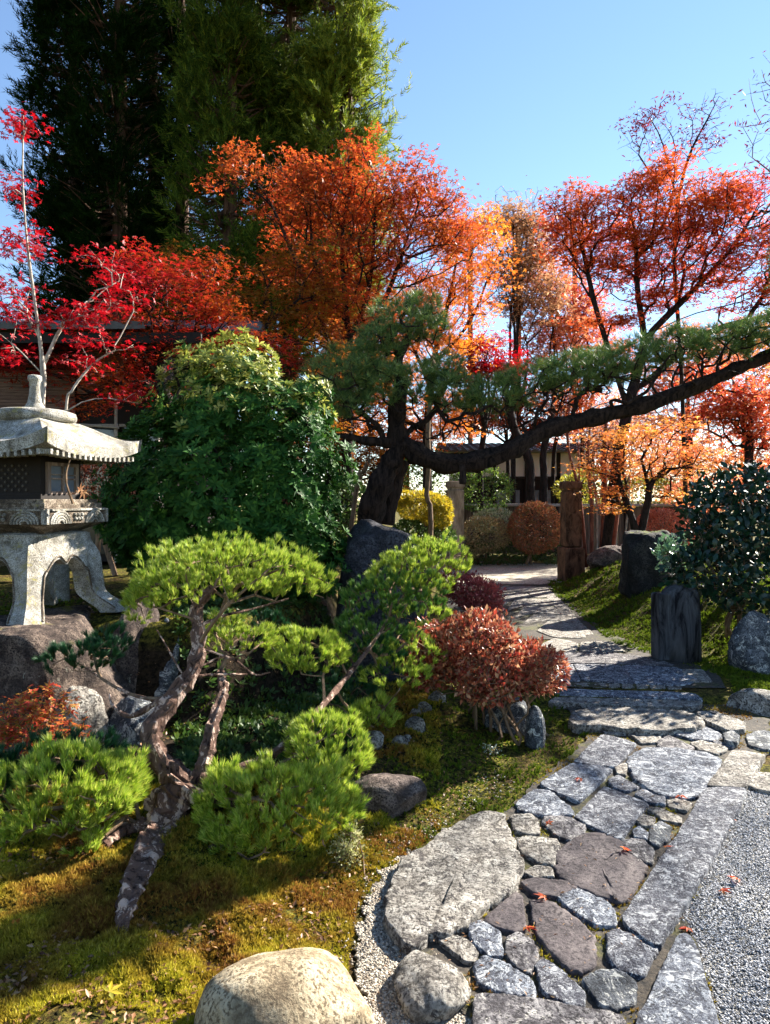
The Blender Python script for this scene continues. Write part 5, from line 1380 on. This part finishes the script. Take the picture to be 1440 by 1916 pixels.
# group of reddish bare stems
for i, (x, y1, x2, y2) in enumerate(((1106, 1050, 1100, 860), (1124, 1055, 1130, 850), (1142, 1050, 1160, 870), (1098, 1020, 1062, 830), (1116, 1040, 1110, 880), (1134, 1040, 1146, 880), (1152, 1040, 1142, 870), (1162, 1035, 1178, 890))):
    D = 11.9 + i * .15
    base = P(x, y1, D); base[2] = .3
    tree('red_barked_tree', ('leftmost of the slim red-barked stems beside the brown gate post', 'thickest of the slim red-barked stems beside the brown gate post', 'right-leaning slim red-barked stem near the low rock', 'red-barked stem leaning left over the brown gate post', 'first pale crooked stem from the brown gate post', 'second pale crooked stem from the brown gate post', 'third pale crooked stem from the brown gate post', 'pale crooked stem nearest the dark forked maple')[i], 'tree',
         [[base, P((x + x2) / 2 + 4, (y1 + y2) / 2, D), P(x2, y2, D), P(x2 + 6, y2 - 90, D)], [P((x + x2) / 2 + 4, (y1 + y2) / 2, D), P(x2 + 20, y2 + 10, D)]],
         [(x2, y2 - 60, 40, 60, D, .4), (x2 + 10, y2 - 20, 35, 40, D, .4)], 40, 2, .12, STAR3, .05, B_red if i < 4 else B_grey, L_peach, (.03, .05, .035, .03, .018, .016, .020, .018)[i], 120 + i, r_tip=.006, seg=.3, group='slim bare stems beside the brown gate post', wob=.16)
# small grey bent stem left of the pale gate post and dark stems in front of the plaster house
for i, (pts, lab) in enumerate((([(802, 1010), (806, 960), (798, 930), (802, 870), (800, 800), (812, 700)], 'thin bent grey stem left of the pale gate post'),
                               ([(990, 945), (992, 900), (985, 850), (960, 800), (950, 740)], 'dark tree trunk before the white plaster of the house, left one'),
                               ([(1015, 945), (1017, 900), (1016, 850), (1030, 780)], 'dark tree trunk before the white plaster of the house, right one'),
                               ([(640, 960), (668, 905), (680, 885), (690, 860)], 'short pale stem leaning against the pine trunk base'))):
    D = (10.5, 17.2, 17.6, 8.6)[i]
    q = [P(x, y, D) for x, y in pts]; q[0][2] = gz(q[0][0], q[0][1])
    tree('slim_tree', lab, 'tree', [q], [(pts[-1][0], pts[-1][1] - 40, 60, 50, D, .5)] if i < 3 else [(690, 850, 20, 20, D, .2)], 70 if i < 3 else 12, 3, .15, STAR3, .06, (B_tan, B_dark, B_dark, B_tan)[i], (L_gold, L_orange, L_peach, L_amber)[i], (.04, .10, .09, .03)[i], 130 + i, r_tip=.005, seg=.3)
# far row of autumn trees
far = [
 (960, 20, [(960, 420, 45, 40), (990, 460, 50, 60), (955, 520, 45, 60), (1000, 560, 60, 60)], L_tan, 420, 'tan thin-leaved tree with upright bare stems between the orange and red maples', .07),
 (1035, 21, [(1020, 520, 60, 70), (1050, 620, 60, 60), (1000, 650, 60, 50)], L_peach, 330, 'peach-leaved tree with many upright stems behind the pine limb', .06),
 (900, 17, [(905, 660, 45, 28), (930, 690, 50, 25), (870, 700, 40, 25)], L_crim, 190, 'crimson low-branched maple right of the pine crown', .07),
 (1090, 22, [(1080, 600, 60, 60), (1130, 660, 70, 50), (1080, 560, 50, 50)], L_pinkred, 330, 'rosy tree with upright stems directly left of the red maple fork', .07),
 (1400, 16, [(1400, 740, 60, 40), (1350, 780, 60, 40), (1420, 820, 50, 40), (1330, 720, 40, 30)], L_pinkred, 400, 'bright red-orange tree below the pine limb at the right edge', .09),
 (1290, 20, [(1290, 640, 80, 40), (1330, 700, 80, 50), (1240, 720, 80, 50), (1250, 790, 80, 40)], L_peach, 420, 'peach tree far behind the right end of the pine limb', .09),
 (1130, 24, [(1130, 780, 80, 50), (1080, 820, 70, 50), (1180, 830, 70, 40), (1130, 870, 60, 40), (1230, 860, 70, 40)], L_peach, 460, 'pale orange tree far behind the brown gate post', .09),
 (1390, 22, [(1400, 660, 80, 60), (1450, 740, 60, 80), (1300, 850, 90, 45), (1400, 880, 90, 45), (1230, 900, 80, 30)], L_yelor, 640, 'yellow-orange tree farthest at the right edge', .09),
 (950, 20.5, [(960, 770, 80, 50), (880, 790, 80, 36), (1010, 800, 60, 36), (1060, 760, 60, 50)], L_orange, 480, 'orange tree covering the roof of the plaster house', .06),
 (640, 16, [(620, 850, 60, 50), (700, 860, 50, 60), (590, 780, 50, 50)], L_amber, 260, 'dark amber tree behind the trunk of the reaching pine', .08),
 (760, 20, [(700, 690, 80, 60), (770, 820, 80, 50), (640, 780, 70, 60)], L_gold, 420, 'golden tree glimpsed through the left part of the pine', .09),
]
for i, (x, D, bl, m_, n, lab, br) in enumerate(far):
    base = P(x, 1000, D); base[2] = .1
    b5 = [(b[0], b[1], b[2], b[3], D, b[2] / F * D * .9) for b in bl]
    rg = np.random.default_rng(200 + i)
    stems = [[base, P(x, 860, D), P(x + rg.normal() * 8, 740, D), P(b5[0][0], b5[0][1], D)]]
    for b in b5:
        for s_ in range(2): 
            a_ = stems[0][1] * .6 + stems[0][2] * .4
            stems.append([a_, (a_ + P(b[0], b[1], D)) / 2 + rg.normal(size=3) * .25 + (0, 0, .3), P(b[0] + rg.normal() * 25, b[1] - 10, D)])
    tree('autumn_tree', lab, 'tree', stems, b5, n, 17, .27, STAR3, .12, B_dark, m_, br, 300 + i, r_tip=.007, seg=.5, flat=.5, zs=.4, gap=-.2)
# faint bare trees on the skyline
for i, (x, y, D) in enumerate(((880, 400, 26), (970, 370, 28), (1075, 390, 28))):
    base = P(x, 980, D); base[2] = .1
    tree('bare_tree', ('bluish bare tree top just right of the orange maple on the skyline', 'bluish bare tree top in the middle of the skyline', 'bluish bare tree top left of the red maple on the skyline')[i], 'tree',
         [[base, P(x, 700, D), P(x, y + 60, D)]], [(x - 20, y + 30, 40, 60, D, 1), (x + 25, y + 30, 40, 50, D, 1)], 170, 2, .3, NARROW, .12, B_tan, L_tan, .10, 400 + i, r_tip=.008, seg=.6, wob=.12)

# ------------------------------------------------------------------ cedars
def spray(n, rng, droop=.0):
    """feathery branchlet: spikes along a drooping axis"""
    V = []; Fs = []
    for i in range(n):
        f = i / n; o = np.array((f * .8, rng.normal() * .05, -.15 * f * f))
        a = rng.uniform(0, 2 * math.pi); th = rng.uniform(.35, .9)
        d = np.array((math.cos(th), math.sin(th) * math.cos(a), math.sin(th) * math.sin(a)))
        l = .38 * (1 - .4 * f) * rng.uniform(.7, 1.2); s = np.cross(d, rng.normal(size=3)); s /= np.linalg.norm(s); b = len(V)
        V += [o - s * .022, o + s * .022, o + d * l]; Fs.append((b, b + 1, b + 2))
    return np.array(V), np.array(Fs)
rng = np.random.default_rng(900)
SP = [spray(26, rng) for _ in range(3)]
def cedar(label, x, D, halfw, ztop, zlow, n, m, seed, lean=0, bright=True):
    rg = np.random.default_rng(seed)
    X = at(x, D); base = np.array((X, D, .2)); H = ztop
    t = thing('cedar_tree', label, 'cedar tree', base, 'tall cedars in the left background')
    Rm = halfw / F * D
    nb = int(n * 3.2 / 26)
    P_, A_, U_ = [], [], []; mb = MB()
    q = np.array([base, (X + .1, D, H * .3), (X + .2 + lean, D, H * .6), (X + lean, D, H)])
    mb.tube(spline(q, 24), np.linspace(.36, .05, 24) * (D / 22), 12, .12, seed)
    for k in range(nb):
        z = zlow + (H - zlow) * rg.uniform(0, 1) ** .9
        f = (z - zlow) / (H - zlow)
        r = Rm * 1.12 * (1 - f * .8) ** .62 * (1 if f > .06 else .7) * rg.uniform(.62, 1.12)
        a = rg.uniform(0, 2 * math.pi); d = np.array((math.cos(a), math.sin(a), 0))
        st = np.array((X + lean * f, D, z)); en = st + d * r + np.array((0, 0, -.10 * r + .25))
        mid = (st + en) / 2 - np.array((0, 0, .18 * r))
        mb.tube([st, mid, en], [.045, .03, .010], 4)
        m_ = 26
        cl = rg.uniform(.55, 1.15)
        tt = rg.uniform(.35, 1.1, m_) ** .8
        pts = st + (en - st) * tt[:, None] + rg.normal(size=(m_, 3)) * np.array((.26, .26, .38)) * cl
        P_.append(pts); A_.append(np.tile(d * .45, (m_, 1)) + np.array((0, 0, .55)) + rg.normal(size=(m_, 3)) * .45)
    P_ = np.concatenate(P_); A_ = np.concatenate(A_)
    nv = np.array([mnoise.noise(Vector((q[0] * .9, q[1] * .9, q[2] * .6)) + Vector((seed, 0, 0))) + .6 * mnoise.noise(Vector(q) * 2.1) for q in P_])
    kk = nv > .05; P_, A_ = P_[kk], A_[kk]
    gs = [scatter(s_[0], s_[1], P_[k::3], frames(A_[k::3], rg), rg.uniform(.38, .8, len(P_[k::3]))) for k, s_ in enumerate(SP)]
    part('trunk', mb.geo, B_cedar, t)
    part('crown', merge(*gs), m, t)
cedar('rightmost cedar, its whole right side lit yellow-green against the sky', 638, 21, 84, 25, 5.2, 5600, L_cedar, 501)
cedar('second cedar from the right, lit in hanging patches', 535, 22, 100, 24, 5.5, 4600, L_cedar_half, 502)
cedar('middle cedar with one bright hanging spray near its top', 420, 20, 95, 23, 5.5, 4200, L_cedar_half, 503)
cedar('dark thin cedar between the middle ones and the left group', 330, 23, 95, 25, 5.0, 3600, L_cedar_shade, 504)
cedar('dark cedar behind the crimson maple', 215, 21, 110, 24, 4.5, 4600, L_cedar_shade, 505)
cedar('leftmost dark cedar above the slim young maple', 128, 22, 88, 23, 4.0, 3600, L_cedar_shade, 506)
cedar('dark cedar filling the gap deep behind the orange maple', 480, 28, 120, 27, 2.5, 3600, L_cedar_shade, 507)
cedar('dark cedar deep behind the tiled house', 280, 29, 130, 27, 2.5, 3600, L_cedar_shade, 508)

# ------------------------------------------------------------------ small ground cover
rng = np.random.default_rng(61)
def inpoly(x, y, poly):
    poly = np.array([(p[0], p[1]) for p in poly]); ins = np.zeros(len(x), bool); n = len(poly)
    for i in range(n):
        x1, y1 = poly[i]; x2, y2 = poly[(i + 1) % n]
        c = ((y1 > y) != (y2 > y)) & (x < (x2 - x1) * (y - y1) / (y2 - y1 + 1e-12) + x1)
        ins ^= c
    return ins
SPRIG = tuft_template(7, R(40), .26, rng, .6)
def moss(n, x0, x1, y0, y1, cond, size, m, name, label):
    """short moss sprigs, denser near the front"""
    u = rng.uniform(0, 1, n); y = 1 / (1 / y0 + (1 / y1 - 1 / y0) * u)
    x = rng.uniform(x0, x1, n) * y
    k = cond(x, y); x, y = x[k], y[k]
    p = np.stack([x, y, gh(x, y) - .002], 1)
    ax = rng.normal(size=p.shape) * .35; ax[:, 2] = 1
    s = size * (.55 + .3 * y / 2.5) * rng.uniform(.5, 1.25, len(p)) * (.8 + .5 * fbm2(x, y, 9))
    tag(part(name, scatter(SPRIG[0], SPRIG[1], p, frames(ax, rng), s), m), label, kind='stuff')
e_ = lambda x, y: np.interp(y, EY, EX)
strip2 = [(q[0], q[1]) for q in strip]; bed2 = [(q[0], q[1]) for q in bed]
inA = lambda x, y: inpoly(x, y, strip2) | inpoly(x, y, bed2)
moss(120000, -.66, .08, 1.62, 5.2, lambda x, y: (x < e_(x, y) + .03) & ~inA(x, y) & (fbm2(x, y, 1.7, 4) + .6 * fbm2(x, y, 8, 2) > -.62) & ~((y > 3.3) & (x < -.1 * 1)), .032, L_mosst, 'moss', 'yellow-green and rusty moss carpet at the lower left')
moss(26000, -.66, .35, 2.6, 6.5, lambda x, y: (x < e_(x, y) + .25) & ~inA(x, y) & ~((y > 3.5) & (x < -.04 * y) & (fbm2(x, y, 2.3, 8) < .35)), .028, L_mossg, 'green_moss', 'greener moss around rocks and azalea')
moss(30000, .2, .60, 5.2, 12.5, lambda x, y: (x > np.interp(y, [5, 5.6, 7, 11, 13], [2.5, 2.8, 2.3, 2.6, 3.0])), .03, L_mossg, 'mound_moss', 'bright moss on the mound at the right')
PEB = ([(1, 0, 0), (-1, 0, 0), (0, .8, 0), (0, -.8, 0), (0, 0, .6), (0, 0, -.6), (.6, .5, .35), (-.6, -.5, .35)], [(0, 6, 4), (0, 2, 6), (6, 2, 4), (2, 1, 4), (1, 7, 4), (1, 3, 7), (7, 3, 4), (3, 0, 4), (0, 3, 5), (3, 1, 5), (1, 2, 5), (2, 0, 5)])
def pebbles(n, poly, size, m, z, name, label, edge=0.0):
    pl = np.array([(p[0], p[1]) for p in poly]); lo, hi = pl.min(0), pl.max(0)
    lo = np.maximum(lo, (-3, 1.85)); hi = np.minimum(hi, (3.3, 6))
    x = rng.uniform(lo[0], hi[0], n); y = rng.uniform(lo[1], hi[1], n)
    k = inpoly(x, y, poly) & (abs(x) < y * .58); x, y = x[k], y[k]
    p = np.stack([x, y, z + rng.uniform(0, size * .5, len(x))], 1)
    ax = rng.normal(size=p.shape); ax[:, 2] *= .3; up = rng.normal(size=p.shape) * .3; up[:, 2] += 1
    sc_ = size * rng.uniform(.4, 1.1, (len(p), 1)) * np.array((1, 1, .8))
    tag(part(name, scatter(PEB[0], PEB[1], p, frames(ax, up=up), sc_), m, smooth=False), label, kind='stuff')
pebbles(60000, strip, .0075, M_peb, .006, 'white_pebbles', 'loose white pebbles between the moss and the paving')
pebbles(90000, yard, .0052, M_peb2, .012, 'grey_gravel', 'fine loose grey gravel of the yard')
EDGE = [Zg(-260, 1432), Zg(-160, 1100), Zg(-60, 800), Zg(120, 560), Zg(400, 470), Zg(520, 560), Zg(300, 650), Zg(100, 800), Zg(-40, 1100), Zg(-60, 1432)]
pebbles(2600, EDGE, .007, M_peb, .012, 'scattered_pebbles', 'pebbles straying over the edge of the moss')
# moss and litter in the paving joints
JN = inpoly
n = 60000
x = rng.uniform(-.3, 3.4, n); y = rng.uniform(1.95, 5.1, n); k = inpoly(x, y, bed2) & (fbm2(x, y, 6, 2) > .12); x, y = x[k], y[k]
p = np.stack([x, y, np.full(len(x), .012)], 1); ax = rng.normal(size=p.shape) * .4; ax[:, 2] = 1
tag(part('joint_moss', scatter(SPRIG[0], SPRIG[1], p, frames(ax, rng), .013 * rng.uniform(.5, 1.2, len(p))), L_mosst), 'moss growing in the joints of the paving', kind='stuff')
# leaf litter on shaded earth
n = 8000
y = 1 / rng.uniform(1 / 7, 1 / 1.8, n); x = rng.uniform(-.62, .2, n) * y; k = (x < e_(x, y)) & (fbm2(x, y, 1.5, 9) > -.45); x, y = x[k], y[k]
p = np.stack([x, y, gh(x, y) + .012], 1); ax = rng.normal(size=p.shape); ax[:, 2] *= .3; up = rng.normal(size=p.shape) * .4; up[:, 2] += 1
tag(part('leaf_litter', scatter(LEAF[0], LEAF[1], p, frames(ax, up=up), .022 * rng.uniform(.4, 1.2, len(p))), L_litter), 'small dry leaves scattered over moss and earth', kind='stuff')
# low green undergrowth in the shade behind the low pine
n = 5200
y = rng.uniform(3.3, 6.2, n); x = rng.uniform(-.33, .10, n) * y; k = (x < e_(x, y) - .25) & (x > -.30 * y) & (x < -.05 * y); x, y = x[k], y[k]
p = np.stack([x, y, gh(x, y) + .0], 1); ax = rng.normal(size=p.shape) * .7; ax[:, 2] = 1
ROSL = rosette(6, 1, .17, R(60), rng)
tag(part('undergrowth', scatter(ROSL[0], ROSL[1], p, frames(ax, rng), .055 * rng.uniform(.5, 1.3, len(p))), L_green), 'low dark green plants in the shade behind the low pine', kind='stuff')
# leaf crumbs on the paving and gravel
n = 1500
y = 1 / rng.uniform(1 / 6.5, 1 / 2.0, n); x = rng.uniform(-.02, .6, n) * y; k = (x > e_(x, y)) & (fbm2(x, y, 2.1, 5) > .05); x, y = x[k], y[k]
p = np.stack([x, y, np.where(y > 5.06, UZ + .018, .030)], 1); ax = rng.normal(size=p.shape); ax[:, 2] *= .25; up = rng.normal(size=p.shape) * .4; up[:, 2] += 1
onst = inpoly(x, y, bed2) | (y > 5.1); p[~onst, 2] = .016
tag(part('leaf_crumbs', scatter(NARROW[0], NARROW[1], p, frames(ax, up=up), .016 * rng.uniform(.4, 1.3, len(p))), L_litter), 'tiny brown leaf crumbs strewn over stones and gravel', kind='stuff')
# grass tuft clumps by the dark boulder
for i, (gx, gy_, lab) in enumerate(((670, 1485, 'grass tuft left of the dark brown boulder'), (560, 1345, 'grass tuft in the shade behind the low pine'), (350, 1440, 'broad-leaved tuft beside the low pine trunk'))):
    g_ = G(gx, gy_, .1); tv = tuft_template(90, R(70), .03, rng, .5)
    tag(part('grass_tuft', (tv[0] @ np.array([[0, 0, 1], [1, 0, 0], [0, 1, 0]]) * .13 + np.array((g_[0], g_[1], gz(g_[0], g_[1]))), tv[1]), L_needled, loc=g_), lab, 'grass tuft')
# fallen red maple leaves on the paving
fl = [(729, 517, .05, 'fallen red leaf on the lower cut block of the dark speckled rectangle'), (612, 688, .05, 'fallen red leaf on the pointed stone left below the square block'), (893, 778, .05, 'fallen orange-red leaf on the right rim of the big smooth brown stone'),
      (1050, 772, .06, 'fallen red leaf beside the kerb slab near its middle'), (1105, 582, .06, 'fallen orange leaf at the right end of the big rounded square stone'), (597, 962, .05, 'fallen orange leaf at the upper tip of the long dark slate stone'),
      (530, 1076, .045, 'fallen orange leaf at the lower right tip of the dark purple stone'), (1322, 896, .022, 'fallen red leaf on the grey gravel, the larger one'), (1262, 940, .022, 'fallen reddish leaf on the gravel nearest the kerb slab'),
      (1305, 670, .022, 'fallen dark red leaf on the gravel near the kerb, the upper one'), (1135, 1080, .03, 'fallen pinkish leaf at the foot of the long kerb slab'), (140, 1400, .02, 'fallen brown leaf on the white pebbles at the bottom')]
for i, (a, b, z, lab) in enumerate(fl):
    z = z if z < .025 else z - .017
    g_ = Zg(a, b, z); th = rng.uniform(0, 6.28); s_ = rng.uniform(.034, .045)
    ax = np.array([[math.cos(th), math.sin(th), .15 + .2 * rng.uniform()]]); curl = np.array([[s_, s_ * rng.uniform(.55, 1), s_ * rng.uniform(1, 3.2)]])
    tag(part('fallen_leaf', scatter(STAR[0], STAR[1], np.array([g_ + (0, 0, .006)]), frames(ax, up=np.array([[rng.normal() * .3, rng.normal() * .3, 1]])), curl), (L_pinkred, L_orange)[i % 2], loc=g_), lab, 'leaf', 'maple leaves fallen on the path')
for i, (a, b, lab) in enumerate(((25, 1748, 'fallen orange leaf on the moss at the left edge'), (205, 1876, 'fallen yellow leaf on the shaded moss at the bottom'), (1090, 1360, ''), )):
    if not lab: continue
    g_ = G(a, b, .12); ax = np.array([[1, .3 + i, .1]])
    tag(part('fallen_leaf', scatter(STAR[0], STAR[1], np.array([g_ + (0, 0, .03)]), frames(ax, up=np.array([[.1, -.3, 1]])), .042), (L_gold, L_yellow)[i], loc=g_), lab, 'leaf', 'maple leaves fallen on the moss')
